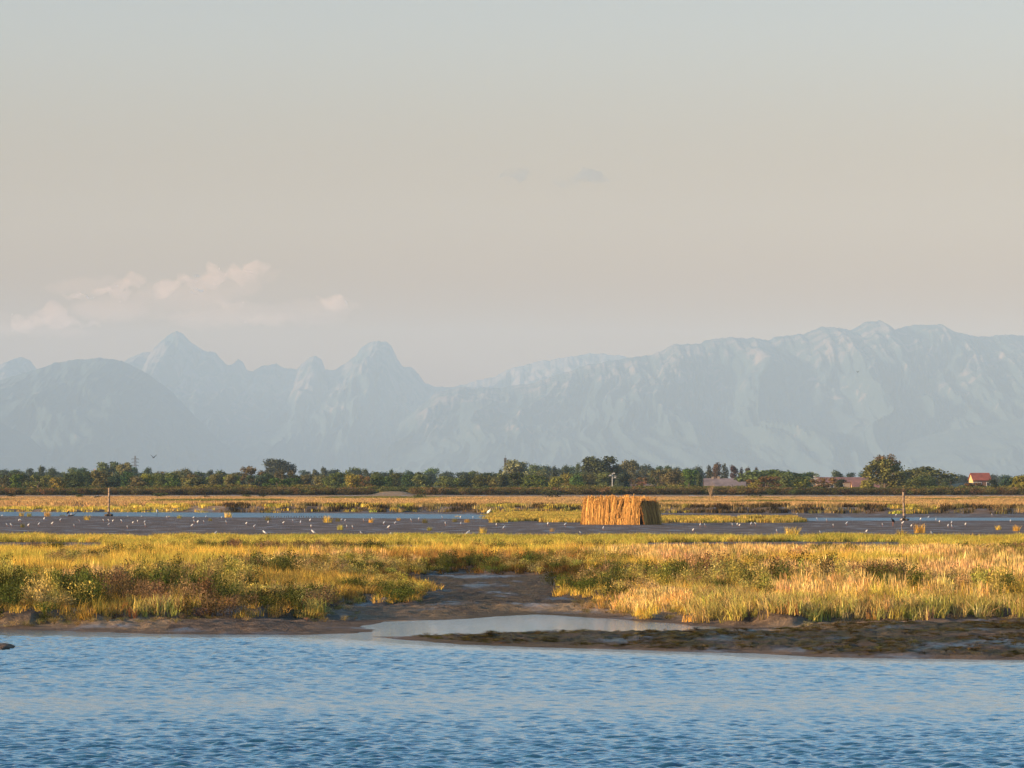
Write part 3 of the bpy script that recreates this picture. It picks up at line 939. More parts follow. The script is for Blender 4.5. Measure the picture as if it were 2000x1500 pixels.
DL = post(212, 1006, 953, 4.2, "tall weathered wooden post rising left of centre beside the channel's near edge")
DR = post(1766, 1015, 961, 4.6, "tall weathered reddish wooden post beside the right hand channel")
for px, y in ((212, 1006.5), (1767, 1015.5)):
    D = DY(y, .07); p = P(px, D)
    mb = MB()
    for q in range(5): mb.ell((R.uniform(-.3, .3), R.uniform(-.3, .3), .06), (R.uniform(.15, .3), R.uniform(.15, .3), R.uniform(.08, .16)), 8, 5)
    o = link("mud_mound", mb.mesh("mud_mound", M_mud, True), loc=(p.x, D - .3, .04))
    tag(o, "dark lump of mud at the foot of the %s post" % ("left" if px < 500 else "right"), "mud mound")
for px, y0, y1, lab in ((1181, 1113, 1056, "thin pale stick standing upright in the golden marsh grass right of centre"), (1761, 1047, 1024, "thin reddish stick in the grass tuft below the right post")):
    D = DY(y0, .40 if px < 1500 else .1); p = P(px, D)
    mb = MB(); z1 = ZY(y1, D)
    w = .010 if px < 1500 else .02
    zb = 0.0
    mb.tube((0, 0, zb), (.03, 0, z1 * .5), w, w * .9, 6); mb.tube((.03, 0, z1 * .5), (-.02, .02, z1), w * .9, w * .6, 6)
    tag(link("stick", mb.mesh("stick", M_wood), loc=(p.x, D, 0)), lab, "stick")
pegm = MB(); pegm.tube((0, 0, -.1), (0, 0, .22), .035, .03, 6); pegm = pegm.mesh("peg", M_dark_wood)
for i in range(26):
    px = 515 + i * 4.9 + R.uniform(-1, 1)
    D = DY(1011.5, .07); p = P(px, D, .05)
    tag(link("peg", pegm, loc=p, rot=(R.gauss(0, .06), R.gauss(0, .06), 0)), "short dark wooden peg in the row along the channel's near edge", "peg", "row of short pegs along the channel")
mb = MB(); mb.tube((-.32, 0, .10), (.30, .1, .16), .07, .05, 7); mb.tube((.1, .05, .1), (.5, 0, .35), .03, .02, 6)
tag(link("driftwood", mb.mesh("driftwood", M_dark_wood), loc=P(139, DY(1009, .07), .06)), "small dark piece of driftwood on the channel edge left of the left post", "driftwood")
# dark mud lump breaking the water at the left edge
mb = MB(); D = DY(1266)
for dx, dz, rx in ((-.35, 0, .5), (.05, -.01, .28), (.2, -.02, .16)): mb.ell((dx, R.uniform(-.4, .4), dz), (rx, 1.0, .09), 14, 8)
tag(link("mud_bank", mb.mesh("mud_bank", M_mud, True), loc=(P(-8, D).x, D, 0)), kind='structure')

# ---------------------------------------------------------------- birds
M_gull = plain("white_feathers", (.66, .65, .63), .7, .05)
M_gback = plain("grey_feathers", (.42, .43, .45), .7, .05)
M_bill = plain("bill_and_legs", (.35, .12, .04), .5, .05)
M_black = plain("black_feathers", (.02, .02, .022), .6, .1)


def bird_meshes(mats, long=1.0, wings=False):
    """standing bird looking along +X, feet at z = 0"""
    from mathutils import Matrix
    b = MB()
    tilt = Matrix.Rotation(math.radians(-42), 3, 'Y')
    L = .17 * long
    b.ell((0, 0, .165 + L), (.15, .062, .072), 12, 8, 0, tilt)
    b.ell((.105, 0, .235 + L), (.045, .036, .065), 9, 6, 0)
    b.ell((.125, 0, .295 + L), (.045, .036, .037), 9, 6, 0)
    b.tube((-.11, 0, .10 + L), (-.21, 0, .055 + L), .035, .012, 6, 0)
    body = b.mesh("bird_body", mats[0], True)
    out = [("body", b.mesh("bird_body", mats[0], True))]
    for q in (-1, 1):
        w = MB(); w.ell((-.045, q * .052, .16 + L), (.145, .014, .05), 10, 6, 0, tilt)
        out.append(("wing", w.mesh("bird_wing", mats[1], True)))
        g = MB(); g.tube((0, q * .025, -.02), (0, q * .025, .12 + L), .007, .009, 5)
        out.append(("leg", g.mesh("bird_leg", mats[2], True)))
    g = MB(); g.tube((.165, 0, .295 + L), (.22, 0, .283 + L), .012, .003, 6)
    out.append(("bill", g.mesh("bird_bill", mats[2], True)))
    return out


GULL = bird_meshes((M_gull, M_gback, M_bill))
EGRET = bird_meshes((M_gull, M_gull, M_black), 1.9)
DARKB = bird_meshes((M_black, M_black, M_bill))


def add_bird(kindset, name, px, yfoot, scale, label, group, zg=None, rz=None):
    D = DY(yfoot, .09)
    p = P(px, D)
    p.z = max(GROUND_Z(p.x, D), -.12)
    o = link(name, kindset[0][1], loc=p, rot=(0, 0, R.choice([R.uniform(-1.4, -.5), PI + R.uniform(.4, 1.4), R.uniform(.7, 1.4)]) if rz is None else rz))
    o.scale = (scale,) * 3
    for nm, me_ in kindset[1:]: link(nm, me_, o)
    tag(o, label, "bird", group)
    return o


Gpos = []
c1 = [(15,575),(55,668),(88,672),(148,628),(163,628),(222,672),(305,665),(345,620),(408,657),(472,628),(555,582),(580,672),(620,632),(810,632),(850,630),(882,635),(950,635),(850,665),(995,582),(1038,648),(1075,635),(1103,582),(1130,645),(1135,672),(995,685),(1305,607),(1512,608),(1517,640),(1545,647),(1592,640),(1500,672),(1610,582),(1732,607),(1768,647),(1925,657),(1988,680),(1685,733)]
c2 = [(95,645),(214,648),(288,632),(348,648),(422,630),(430,678),(668,625),(697,632),(840,628),(710,680),(755,688),(822,732),(905,610),(1000,655),(1087,652),(1035,690),(1052,742),(1213,632),(1272,620),(1455,605),(1480,658),(1597,607),(1600,655),(1695,605),(1878,665),(1937,692)]
c3 = [(280,662),(417,668),(713,695),(535,732),(1470,670),(1508,670),(1415,708),(1722,668),(1760,662),(1778,670),(1868,662),(1903,662)]
c4 = [(228,577),(385,618),(460,630),(510,672),(615,658),(70,722),(410,733),(770,720),(895,665),(1042,625),(1052,655),(1120,678),(1000,585),(1255,587),(1192,622),(1312,622),(1340,640),(1435,652),(1407,678),(1437,682),(1543,665),(1750,585),(1895,635),(1278,738)]
for off, cc in ((0, c1), (500, c2), (1000, c3), (1500, c4)):
    for a, b in cc: Gpos.append((off + a / 4, 860 + (b + 11) / 4))
LAND = [(0, "left edge of the frame"), (212, "left post"), (446, "mound-like channel tuft"), (640, "tuft at the pegs"), (895, "channel's right end"), (1210, "straw hide"), (1420, "dead pale shrub"), (1766, "right post"), (2000, "right edge of the frame")]
ORD = ["nearest", "second", "third", "fourth", "fifth", "sixth", "seventh", "eighth", "ninth", "tenth", "eleventh", "twelfth", "thirteenth"]


def rank_labels(items, fmt):
    """items: (column, row class text); one label each, by rank from the nearest landmark within its row"""
    buckets = {}
    for i, (px, cls) in enumerate(items):
        lx, ln = min(LAND, key=lambda q: abs(q[0] - px))
        side = "left" if px < lx else "right"
        buckets.setdefault((cls, ln, side, lx), []).append((abs(px - lx), i))
    out = [None] * len(items)
    for (cls, ln, side, lx), L_ in buckets.items():
        for k, (_, i) in enumerate(sorted(L_)):
            where = ("cut off by the " if (lx == 0 and side == "left") or (lx == 2000 and side == "right") else "from the ") + ln if "frame" in ln else side + " of the " + ln
            out[i] = fmt.format(cls=cls, ord=ORD[min(k, 12)], where=where)
    return out


cls = ["back row" if y < 1014 else "middle row" if y < 1026 else "near row" if y < 1036 else "row by the grass" for _, y in Gpos]
labs = rank_labels([(p[0], c) for p, c in zip(Gpos, cls)], "white gull in the {cls}, {ord} {where}")
for (px, y), lab in zip(Gpos, labs):
    add_bird(GULL, "gull", px, y, R.uniform(.50, .64), lab, "gulls resting on the mudflat")
add_bird(GULL, "gull", 517, 1047, .72, "large white bird crouching left of two in the grass edge", "large white birds by the grass", rz=PI)
add_bird(GULL, "gull", 612, 1046, .72, "large white bird crouching right of two in the grass edge", "large white birds by the grass", rz=PI)
add_bird(GULL, "gull", 914, 1048, .72, "large white bird standing in the grass edge below the islet", "large white birds by the grass", rz=.3)
add_bird(EGRET, "egret", 307, 1008, 1.35, "tall white egret wading in the left channel", "egrets")
add_bird(EGRET, "egret", 955, 1010, 1.5, "tall white egret at the right end of the left channel", "egrets")
add_bird(DARKB, "dark_bird", 133, 1008.5, 1.1, "black bird on the channel edge left of the left post", "dark birds")
add_bird(DARKB, "dark_bird", 1744, 1028, 1.2, "black bird on the mud left of the right post", "dark birds")


def flying(px, y, D, span, label):
    b = MB()
    b.ell((0, 0, 0), (.17, .05, .05), 10, 6, 0); b.ell((.18, 0, .01), (.05, .035, .035), 8, 5, 0); b.tube((.22, 0, .01), (.27, 0, 0), .012, .003, 5)
    b.tube((-.13, 0, 0), (-.26, 0, 0), .04, .05, 5)
    o = link("flying_gull", b.mesh("flying_body", M_mast, True), loc=P(px, D, ZY(y, D)), rot=(0, 0, R.uniform(.9, 1.4)))
    for s in (-1, 1):
        w = MB()
        pr = [(0, 0, .12, .10), (.18, .16, .14, .10), (.34, .30, .10, .05), (.52, .42, .03, .02)]
        for th in (0.0, .012):
            pass
        for (y0, z0, f0, r0), (y1, z1, f1, r1) in zip(pr[:-1], pr[1:]):
            for dz in (0, .014):
                w.poly([(f0, s * y0, z0 + dz), (-r0, s * y0, z0 + dz), (-r1, s * y1, z1 + dz), (f1, s * y1, z1 + dz)])
        link("wing", w.mesh("wing", M_mast), o)
    o.scale = (span,) * 3
    tag(o, label, "bird", "gulls in flight")


flying(300, 894, 700, .95, "dark bird flying above the trees right of the pylon")
flying(1675, 727, 900, .6, "tiny dark bird flying in front of the right mountain")

# ---------------------------------------------------------------- trees
def crown_mesh(kind, seed):
    """unit crown: x,y in -.5..5, z 0..1, made of leaf clumps"""
    r = random.Random(seed); lobes = []
    if kind == 'round':
        for _ in range(15):
            a = r.random() * 2 * PI; q = r.uniform(0, .30); z = r.uniform(.30, .84)
            q *= 1 - abs(z - .5) * .9
            lobes.append((q * math.cos(a), q * math.sin(a), z, r.uniform(.13, .21)))
    elif kind == 'full':
        for _ in range(40):
            a = r.random() * 2 * PI; z = r.uniform(.20, .88); q = .38 * math.sqrt(max(0, 1 - ((z - .5) / .46) ** 2)) * r.random() ** .5
            lobes.append((q * math.cos(a), q * math.sin(a), z, r.uniform(.10, .15)))
    elif kind == 'tall':
        for _ in range(14):
            a = r.random() * 2 * PI; z = r.uniform(.16, .90); q = r.uniform(0, .26) * (1.1 - z * .8)
            lobes.append((q * math.cos(a), q * math.sin(a), z, r.uniform(.10, .17)))
    elif kind == 'dome':
        for i in range(26):
            a = r.random() * 2 * PI; q = .40 * math.sqrt(r.random()); z = .80 * math.sqrt(max(0, 1 - (q / .5) ** 2)) - .02
            z = max(.22, z) * r.uniform(.8, 1)
            lobes.append((q * math.cos(a), q * math.sin(a), z, r.uniform(.10, .16)))
    elif kind == 'cone':
        for i in range(16):
            z = i / 16.0 * .86 + .08; a = r.random() * 2 * PI; q = .25 * (1 - z) * r.random() ** .5
            lobes.append((q * math.cos(a), q * math.sin(a), z, .06 + .20 * (1 - z)))
    elif kind == 'open':
        for _ in range(12):
            a = r.random() * 2 * PI; q = r.uniform(.05, .36); z = r.uniform(.25, .92)
            lobes.append((q * math.cos(a), q * math.sin(a), z, r.uniform(.09, .15)))
    v = []; f = []
    tot = sum(l[3] ** 2 for l in lobes)
    N = {'full': 5200, 'round': 3000, 'tall': 2400, 'dome': 3400, 'cone': 2200, 'open': 1700}[kind]
    for lx, ly, lz, lr in lobes:
        for _ in range(int(N * lr ** 2 / tot)):
            d = Vector((r.gauss(0, 1), r.gauss(0, 1), r.gauss(0, 1))).normalized()
            d = d * lr * (r.random() ** .3) * (1 + .25 * math.sin(9 * d.x + 5 * d.y + seed))
            c = Vector((lx, ly, lz)) + Vector((d.x, d.y, d.z * (.9 if kind != 'dome' else .7)))
            sz = r.uniform(.015, .033)
            n = (d.normalized() + Vector((r.gauss(0, .6), r.gauss(0, .6), r.gauss(0, .6)))).normalized()
            u = n.cross(Vector((r.gauss(0, 1), r.gauss(0, 1), r.gauss(0, 1)))).normalized(); w = n.cross(u)
            b = len(v)
            v += [tuple(c - u * sz), tuple(c - w * sz * .8), tuple(c + u * sz), tuple(c + w * sz * .8)]
            f.append((b, b + 1, b + 2, b + 3))
    me = mesh_np("crown_" + kind, v, f, M_leaf)
    tb = MB(); r2 = random.Random(seed + 1)
    tb.tube((0, 0, -.35), (0, 0, .1), .030, .024, 7); tb.tube((0, 0, .1), (.01, 0, .45), .024, .014, 6)
    for lx, ly, lz, lr in lobes[:8]:
        tb.tube((0, 0, .05 + .3 * r2.random()), (lx * .9, ly * .9, lz), .012, .004, 5)
    return me, tb.mesh("trunk_" + kind, M_bark)


PROTO = {k: [crown_mesh(k, 1000 + 10 * i + j) for j in range(n)] for i, (k, n) in enumerate((('round', 4), ('tall', 3), ('dome', 2), ('cone', 2), ('open', 3), ('full', 3)))}
TREES = []   # column, row of the top, width in columns, kind, distance, colour
DG, MG, BG, OG, YG, RB, PG = (.045, .060, .026), (.070, .090, .028), (.042, .062, .038), (.105, .105, .040), (.17, .17, .032), (.12, .07, .035), (.15, .155, .075)
TNAME = {DG: "dark green", MG: "mid green", BG: "deep green", OG: "olive green", YG: "yellow green", RB: "reddish brown", PG: "pale grey green"}
def T(s, kind, D, col): 
    for px, y, w in s: TREES.append((px, y, w, kind, D * R.uniform(.96, 1.04), col))
T([(8, 918, 34), (57, 914, 30), (115, 921, 28), (160, 915, 30), (262, 913, 28), (286, 916, 20), (598, 918, 30), (652, 918, 30), (735, 922, 26), (800, 921, 26), (877, 924, 34), (903, 928, 26),
   (1068, 910, 22), (1115, 912, 26), (1210, 905, 30), (1260, 909, 32), (1322, 914, 26), (1362, 914, 28), (1660, 923, 34), (1690, 925, 26)], 'round', 1950, BG)
T([(32, 919, 30), (98, 917, 24), (392, 924, 26), (430, 921, 30), (470, 923, 28), (1102, 912, 22), (1286, 909, 28), (1340, 917, 28), (1635, 921, 24)], 'round', 1800, DG)
T([(80, 911, 26), (410, 921, 18), (615, 920, 20), (632, 915, 20), (715, 919, 20), (765, 918, 18), (818, 924, 18), (977, 919, 14), (1083, 911, 18), (1128, 908, 16), (1305, 912, 22)], 'tall', 1850, DG)
T([(140, 912, 38), (838, 917, 38), (1045, 908, 34)], 'round', 2100, MG)
T([(215, 905, 46)], 'full', 1700, OG); T([ (240, 908, 30), (1232, 903, 38)], 'full', 1700, OG)
T([(545, 900, 52)], 'full', 1900, BG)
T([(697, 915, 40)], 'round', 1900, MG)
T([(924, 922, 28)], 'tall', 1700, MG)
T([(1010, 903, 44)], 'full', 1650, PG)
T([(1175, 895, 66)], 'full', 1400, DG)
T([(310, 922, 42), (345, 922, 34), (368, 920, 30)], 'round', 1350, OG)
T([(1385, 911, 26), (1415, 908, 28), (1448, 916, 22), (1477, 915, 22)], 'cone', 1600, (.035, .035, .022))
T([(1400, 908, 30), (1432, 912, 24), (1462, 914, 20)], 'tall', 1650, (.060, .040, .030))
T([(1515, 919, 104)], 'dome', 1350, MG); T([(1575, 925, 34)], 'dome', 1500, DG)
T([(1590, 922, 30)], 'round', 2300, PG)
T([(1733, 896, 40)], 'open', 1150, (.15, .10, .045)); T([(1728, 902, 62)], 'full', 1130, OG)
T([(1762, 922, 44)], 'round', 1250, DG)
T([(1802, 913, 84)], 'dome', 1300, MG)
T([(1850, 930, 34), (1880, 929, 30), (1945, 929, 28), (1968, 929, 30), (2010, 928, 40)], 'round', 2400, BG)
T([(1992, 932, 54)], 'round', 1050, YG)
T([(2060, 915, 60), (-60, 915, 50), (2120, 918, 50), (-110, 920, 46)], 'round', 1500, MG)
# nearer row
T([(20, 930, 38), (70, 932, 30), (168, 925, 30), (250, 922, 36), (235, 930, 28), (520, 928, 38), (580, 932, 28), (733, 925, 28), (800, 930, 30), (1218, 932, 24)], 'round', 1200, DG)
T([(45, 928, 30), (150, 924, 32), (655, 924, 46), (768, 928, 34), (1030, 932, 36), (1130, 932, 30), (1345, 919, 36), (1740, 934, 50), (1790, 938, 40)], 'round', 1180, MG)
T([(490, 918, 34), (555, 925, 34), (1290, 922, 42), (1150, 932, 28), (1250, 938, 30)], 'open', 1220, (.095, .075, .035))
T([(200, 924, 46), (340, 928, 34), (310, 930, 30), (380, 930, 34), (420, 930, 34), (450, 931, 30), (872, 932, 40), (955, 934, 42), (1055, 930, 46), (1318, 922, 42)], 'round', 1150, OG)
T([(115, 938, 34), (685, 930, 34), (1090, 935, 30), (1560, 940, 44), (1690, 942, 30), (1480, 942, 30)], 'round', 1060, YG)
T([(706, 935, 28), (1495, 938, 50), (1610, 940, 40), (1900, 950, 34)], 'open', 1050, (.12, .075, .03))
T([(818, 927, 24), (835, 934, 26), (905, 940, 24), (985, 934, 24), (1365, 930, 22), (1640, 941, 34), (1940, 942, 30), (1845, 945, 30)], 'tall', 1120, DG)

BUILT = [(1370, 1460), (1590, 1716), (1884, 1940), (845, 860), (1244, 1266)]
x_ = -40.0
while x_ < 2060:
    w_ = R.uniform(30, 52)
    if not any(a - 12 < x_ < b + 12 for a, b in BUILT):
        T([(x_, R.uniform(930, 938) - (4 if x_ > 900 and x_ < 1400 else 0), w_)], R.choice(['round', 'round', 'open', 'tall']), R.choice([1080, 1240, 1300, 1450]), R.choice([OG, MG, MG, DG, OG, YG, BG]))
    x_ += w_ * R.uniform(.42, .62)
x_ = -40.0
while x_ < 1400:
    w_ = R.uniform(34, 54)
    T([(x_, R.uniform(923, 929) - (9 if x_ > 990 else 0), w_)], R.choice(['round', 'round', 'round', 'tall']), R.choice([1900, 2100, 2250]), R.choice([BG, BG, DG, MG]))
    x_ += w_ * R.uniform(.5, .75)
TREES.sort(key=lambda q: q[0])
LAND_T = [(0, "left frame edge"), (212, "left post"), (264, "pylon"), (545, "big blue tree"), (770, "sandy gap"), (852, "orange hut"), (987, "tall thin mast"), (1175, "biggest dark tree"),
          (1254, "small white house"), (1412, "grey barn"), (1592, "right lamp pole"), (1680, "pink farmhouse"), (1800, "dome pine"), (1911, "red roofed house"), (2000, "right frame edge")]
KN = {'round': "round crowned", 'full': "full crowned", 'tall': "narrow", 'dome': "wide dome crowned", 'cone': "pointed conical", 'open': "loose crowned"}
items = []
for px, y, w, kd, D, col in TREES:
    cname = TNAME.get(col, "brownish")
    rowname = "nearer row" if D < 1290 else "middle row" if D < 1780 else "far row"
    items.append((px, (cname + " " + KN[kd], rowname)))
LAND = LAND_T
tl = rank_labels([(px, c) for px, c in items], "{cls[0]} tree, {cls[1]}, {ord} {where}")
SPECIAL = {1175: "biggest dark green round tree on the skyline, behind the straw hide", 545: "large blue green round tree standing highest left of centre", 1515: "broad low dome shaped green pine right of the grey roofed barn",
           1802: "green dome shaped pine between the tall reddish tree and the red roofed house", 1733: "straggly reddish tree top rising behind the tall olive tree on the right", 1728: "tall olive bushy tree right of the long pink roofed farmhouse",
           1992: "bright yellow green tree at the right edge of the frame", 1010: "pale grey green round tree just right of the tall thin mast"}
for i, (px, y, w, kd, D, col) in enumerate(TREES):
    lab = SPECIAL.get(px, tl[i])
    crown, trunk = PROTO[kd][i % len(PROTO[kd])]
    zt = ZY(y, D); zb = 1.0
    W = w * D / F * 1.45
    if kd == 'dome': zt = zb + (zt - zb) * 1.16
    H = (zt - zb) * 1.04; zt = zt + .7
    name = {'dome': "umbrella_pine", 'cone': "conifer_tree"}.get(kd, "broadleaf_tree")
    cb = zb + H * (.08 if kd != 'dome' else .0)
    root = link(name, None, loc=P(px, D, cb))
    tag(root, lab, "tree", "trees along the horizon")
    rz = R.random() * 6.28
    for nm, me in (("crown", crown), ("trunk", trunk)):
        o = link(nm, me, root, (0, 0, 0), (0, 0, rz), (W * 1.12, W * 1.12, (zt - cb) * 1.02))
        o.color = (*[max(.01, c_ * 1.22 * R.uniform(.85, 1.2)) for c_ in col], 1)

# pale dead shrub before the hedge
mb = MB()
for i in range(26):
    a = R.random() * 2 * PI; q = R.uniform(.1, .55); h = R.uniform(1.2, 2.9)
    q *= 1.6; mb.tube((q * .2 * math.cos(a), q * .2 * math.sin(a), 0), (q * math.cos(a), q * math.sin(a), h), .025, .008, 4)
D = 900
tag(link("dead_shrub", mb.mesh("dead_shrub", plain("dead_twigs", (.30, .20, .11), .9)), loc=P(1389, D, 1.05)), "pale leafless shrub standing before the hedge near the grey barn", "shrub")
# small bushes in the reeds just before the dyke
SB = [leafy_bush(240, .06, 1200 + i, .8, M_leaf) for i in range(3)]
BUSH = [(20, 972, 22, "leftmost dark"), (155, 974, 22, "low wide"), (190, 975, 16, "small"), (310, 973, 36, "wide"), (405, 974, 16, "round"), (480, 973, 20, "green"), (510, 972, 20, "dark"), (820, 976, 30, "tall dark"), (1085, 977, 50, "largest dark"),
        (1477, 979, 40, "wide green"), (1555, 978, 22, "scruffy"), (1735, 978, 18, "lone"), (1858, 978, 18, "bright"), (1900, 978, 26, "flat")]
for i, (px, y, w, adj) in enumerate(BUSH):
    D = 890 - i % 3 * 14; W = w * D / F
    near = min(LAND_T, key=lambda q: abs(q[0] - px))
    o = link("bush", SB[i % 3], loc=P(px, D, ZY(y, D)), rot=(0, 0, R.random() * 6), scale=(W, W, max(.7, W * .45)))
    o.color = (.06, .075, .02, 1) if i % 2 else (.045, .05, .022, 1)
    tag(o, "%s bush at the back of the reeds, %s" % (adj, ("near the " + near[1])), "bush", "bushes at the back of the reeds")

# ---------------------------------------------------------------- buildings
def house(name, px0, px1, ytop, yeave, D, depth, roof_mat, wall_mat, label, gable='x', wins=3, door=True, chim=(), zb=.8, rot=0.0, yeave2=None, end_wall=None):
    """ridge runs along X (across the view)"""
    W = (px1 - px0) * D / F; zt = ZY(ytop, D); ze = ZY(yeave, D)
    c = P((px0 + px1) / 2, D, zb)
    root = link(name, None, loc=c, rot=(0, 0, rot)); tag(root, label, "building")
    h, hr = ze - zb, zt - zb
    w2, d2 = W / 2 - .25, depth / 2 - .35
    mb = MB()
    mb.box(-w2, w2, -d2, d2, 0, h)
    for s in (-1, 1):
        x0 = s * w2; x1 = s * (w2 - .25)
        pts_ = [(-d2, h), (d2, h), (0, hr - .14)]
        a = [(x0, p[0], p[1]) for p in pts_]; b = [(x1, p[0], p[1]) for p in pts_]
        mb.poly(a if s > 0 else a[::-1]); mb.poly(b[::-1] if s > 0 else b)
    if end_wall:
        gm = MB()
        for s in (-1, 1):
            x0 = s * (w2 + .02)
            q_ = [(x0, -d2 - .02, 0), (x0, d2 + .02, 0), (x0, d2 + .02, h), (x0, 0, hr - .13), (x0, -d2 - .02, h)]
            gm.poly(q_ if s > 0 else q_[::-1])
        link("gable_wall", gm.mesh("gable_wall", end_wall), root)  # lighter end walls paint the sunlit side, against a darker front
    link("wall", mb.mesh("wall", wall_mat), root)
    rf = MB()
    D2 = depth / 2; X2 = W / 2
    for s in (-1, 1):
        o_ = [(-X2, s * D2, h - .05), (X2, s * D2, h - .05), (X2, 0, hr), (-X2, 0, hr)]
        lo = [(x, y, z - .14) for x, y, z in o_]
        if s > 0: o_, lo = o_[::-1], lo[::-1]
        rf.poly(o_); rf.poly(lo[::-1])
        for k_ in range(4): rf.poly([o_[k_], lo[k_], lo[(k_ + 1) % 4], o_[(k_ + 1) % 4]])
    roof = link("roof", rf.mesh("roof", roof_mat), root)
    for cx, ch in chim:
        m_ = MB(); m_.box(cx * W - .3, cx * W + .3, -.4, .3, hr - .6, hr + ch); m_.box(cx * W - .38, cx * W + .38, -.48, .38, hr + ch, hr + ch + .12)
        link("chimney", m_.mesh("chimney", M_pink_wall), roof)
    for k_ in range(wins):
        x = -w2 + (k_ + .5) * 2 * w2 / wins
        if door and k_ == wins // 2:
            m_ = MB(); m_.box(x - .5, x + .5, -d2 - .06, -d2 + .02, 0, min(2.1, h * .85)); link("door", m_.mesh("door", M_dark_wood), root); continue
        z0, z1 = h * .38, h * .80
        m_ = MB(); m_.box(x - .55, x + .55, -d2 - .05, -d2 + .02, z0 - .08, z1 + .08); fr = link("window", m_.mesh("window_frame", M_white_wall), root)
        m_ = MB(); m_.box(x - .45, x + .45, -d2 - .07, -d2 - .052, z0, z1); link("pane", m_.mesh("pane", M_glass), fr)
    return root


house("barn", 1374, 1456, 934, 949.5, 1330, 9, M_grey_roof, M_pink_wall, "long low barn with a weathered grey pink roof behind the hedge", wins=4, chim=((-.28, .25), (-.14, .35)), zb=.9)
house("farmhouse", 1592, 1712, 932, 941, 1400, 9, M_pale_roof, M_pink_wall, "long farmhouse with a faded pink tiled roof behind the right lamp pole", wins=6, zb=.9)
house("farmhouse", 1662, 1716, 937, 951, 1340, 8, M_pale_roof, M_yellow_wall, "lower wing with a steep pink roof left of the tall olive tree", wins=2, zb=.9)
house("house", 1894, 1933, 923.5, 937, 1350, 4.4, M_red_roof, M_shade_wall, "house with bright red roof and sunlit yellow end wall at far right", wins=4, chim=(), zb=.9, rot=math.radians(12), end_wall=M_yellow_wall)
house("house", 1247, 1262, 940.5, 944.5, 1300, 3.2, M_red_roof, M_white_wall, "tiny white house with an orange roof behind the hedge", wins=1, door=False, zb=.9)
house("shed", 1210, 1300, 946, 950, 1290, 6, M_grey_roof, M_pink_wall, "low flat grey shed beside the tiny white house", wins=3, zb=.9)
house("hut", 846, 857, 950, 953.5, 1070, 1.4, M_yellow_wall, M_yellow_wall, "small orange yellow hut just above the hedge", wins=1, door=False, zb=1.1)
house("shed", 1100, 1140, 941, 944, 1500, 6, M_grey_roof, M_pink_wall, "low pale shed between trees left of the biggest tree", wins=2, zb=.9)
# dark netted mound in front of the red roofed house
xs_ = np.linspace(-1, 1, 40); ys_ = np.linspace(-1, 1, 10)
Ym, Xm = np.meshgrid(ys_, xs_, indexing='ij')
Dm = 1180.0
prof = (1 - Xm ** 2).clip(0, 1) ** .35 * (1 - .25 * (Xm + .3) ** 2)
zz = prof * (1 - Ym ** 2).clip(0, 1) ** .5 * (ZY(942, Dm) - .9) + .05 * (fbm(Xm * 9, Ym * 4, 77, 3) - .5)
me = mesh_np("netted_mound", np.stack([Xm * 55 * Dm / F, Ym * 3.5, zz], -1).reshape(-1, 3), grid_faces(10, 40), plain("dark_blue_green_net", (.018, .035, .038), .8, .2, .6), True)
tag(link("netted_mound", me, loc=P(1893, Dm, .9)), "long dark blue green mound in front of the red roofed house", "mound")

# ---------------------------------------------------------------- masts, pylon, lamp poles
def lamp_pole(px, yb, yt, D, heads, label):
    zb, zt = .9, ZY(yt, D)
    root = link("floodlight_pole", None, loc=P(px, D, zb)); tag(root, label, "lamp pole")
    H = zt - zb
    m_ = MB(); m_.tube((0, 0, 0), (0, 0, H), .12, .09, 8); m_.box(-.9, .9, -.05, .05, H * .86, H * .86 + .1); link("pole", m_.mesh("pole", M_metal), root)
    for dx, dz in heads:
        m_ = MB(); m_.box(dx - .20, dx + .20, -.30, -.10, H * dz - .15, H * dz + .15); m_.tube((dx, 0, H * dz), (0, 0, H * dz - .2), .05, .05, 5)
        link("lamp_head", m_.mesh("lamp_head", M_metal), root)


lamp_pole(1196, 960, 924, 1150, [(.35, .99), (-.45, .90), (.62, .80)], "pale floodlight pole with three lamp heads above the straw hide")
lamp_pole(1592, 960, 930, 1100, [(-.2, .98), (.45, .86)], "pale lamp pole before the long pink roofed farmhouse")

D = 3600
root = link("electricity_pylon", None, loc=P(264, D, 1.0)); tag(root, "grey lattice electricity pylon rising behind the left trees", "pylon")
H = ZY(890, D) - 1.0
m_ = MB()
def wd(z): return .35 + 2.2 * (1 - z / H) ** 1.6
zs_ = [H * q / 9 for q in range(10)]
for a, b in zip(zs_[:-1], zs_[1:]):
    for sx_, sy_ in ((1, 1), (1, -1), (-1, 1), (-1, -1)):
        m_.tube((sx_ * wd(a), sy_ * wd(a), a), (sx_ * wd(b), sy_ * wd(b), b), .13, .13, 4)
    for s in (-1, 1):
        m_.tube((-wd(a), s * wd(a), a), (wd(b), s * wd(b), b), .08, .08, 4); m_.tube((wd(a), s * wd(a), a), (-wd(b), s * wd(b), b), .08, .08, 4)
link("tower", m_.mesh("tower", M_mast), root)
for fz, half in ((.90, 2.6), (.80, 2.5), (.70, 2.4)):
    m_ = MB()
    for s in (-1, 1):
        m_.tube((0, 0, H * fz + .5), (s * half, 0, H * fz), .12, .09, 4); m_.tube((0, 0, H * fz - .25), (s * half, 0, H * fz), .12, .09, 4)
        m_.tube((s * half, 0, H * fz), (s * half, 0, H * fz - .7), .10, .10, 4)
    link("cross_arm", m_.mesh("cross_arm", M_mast), root)

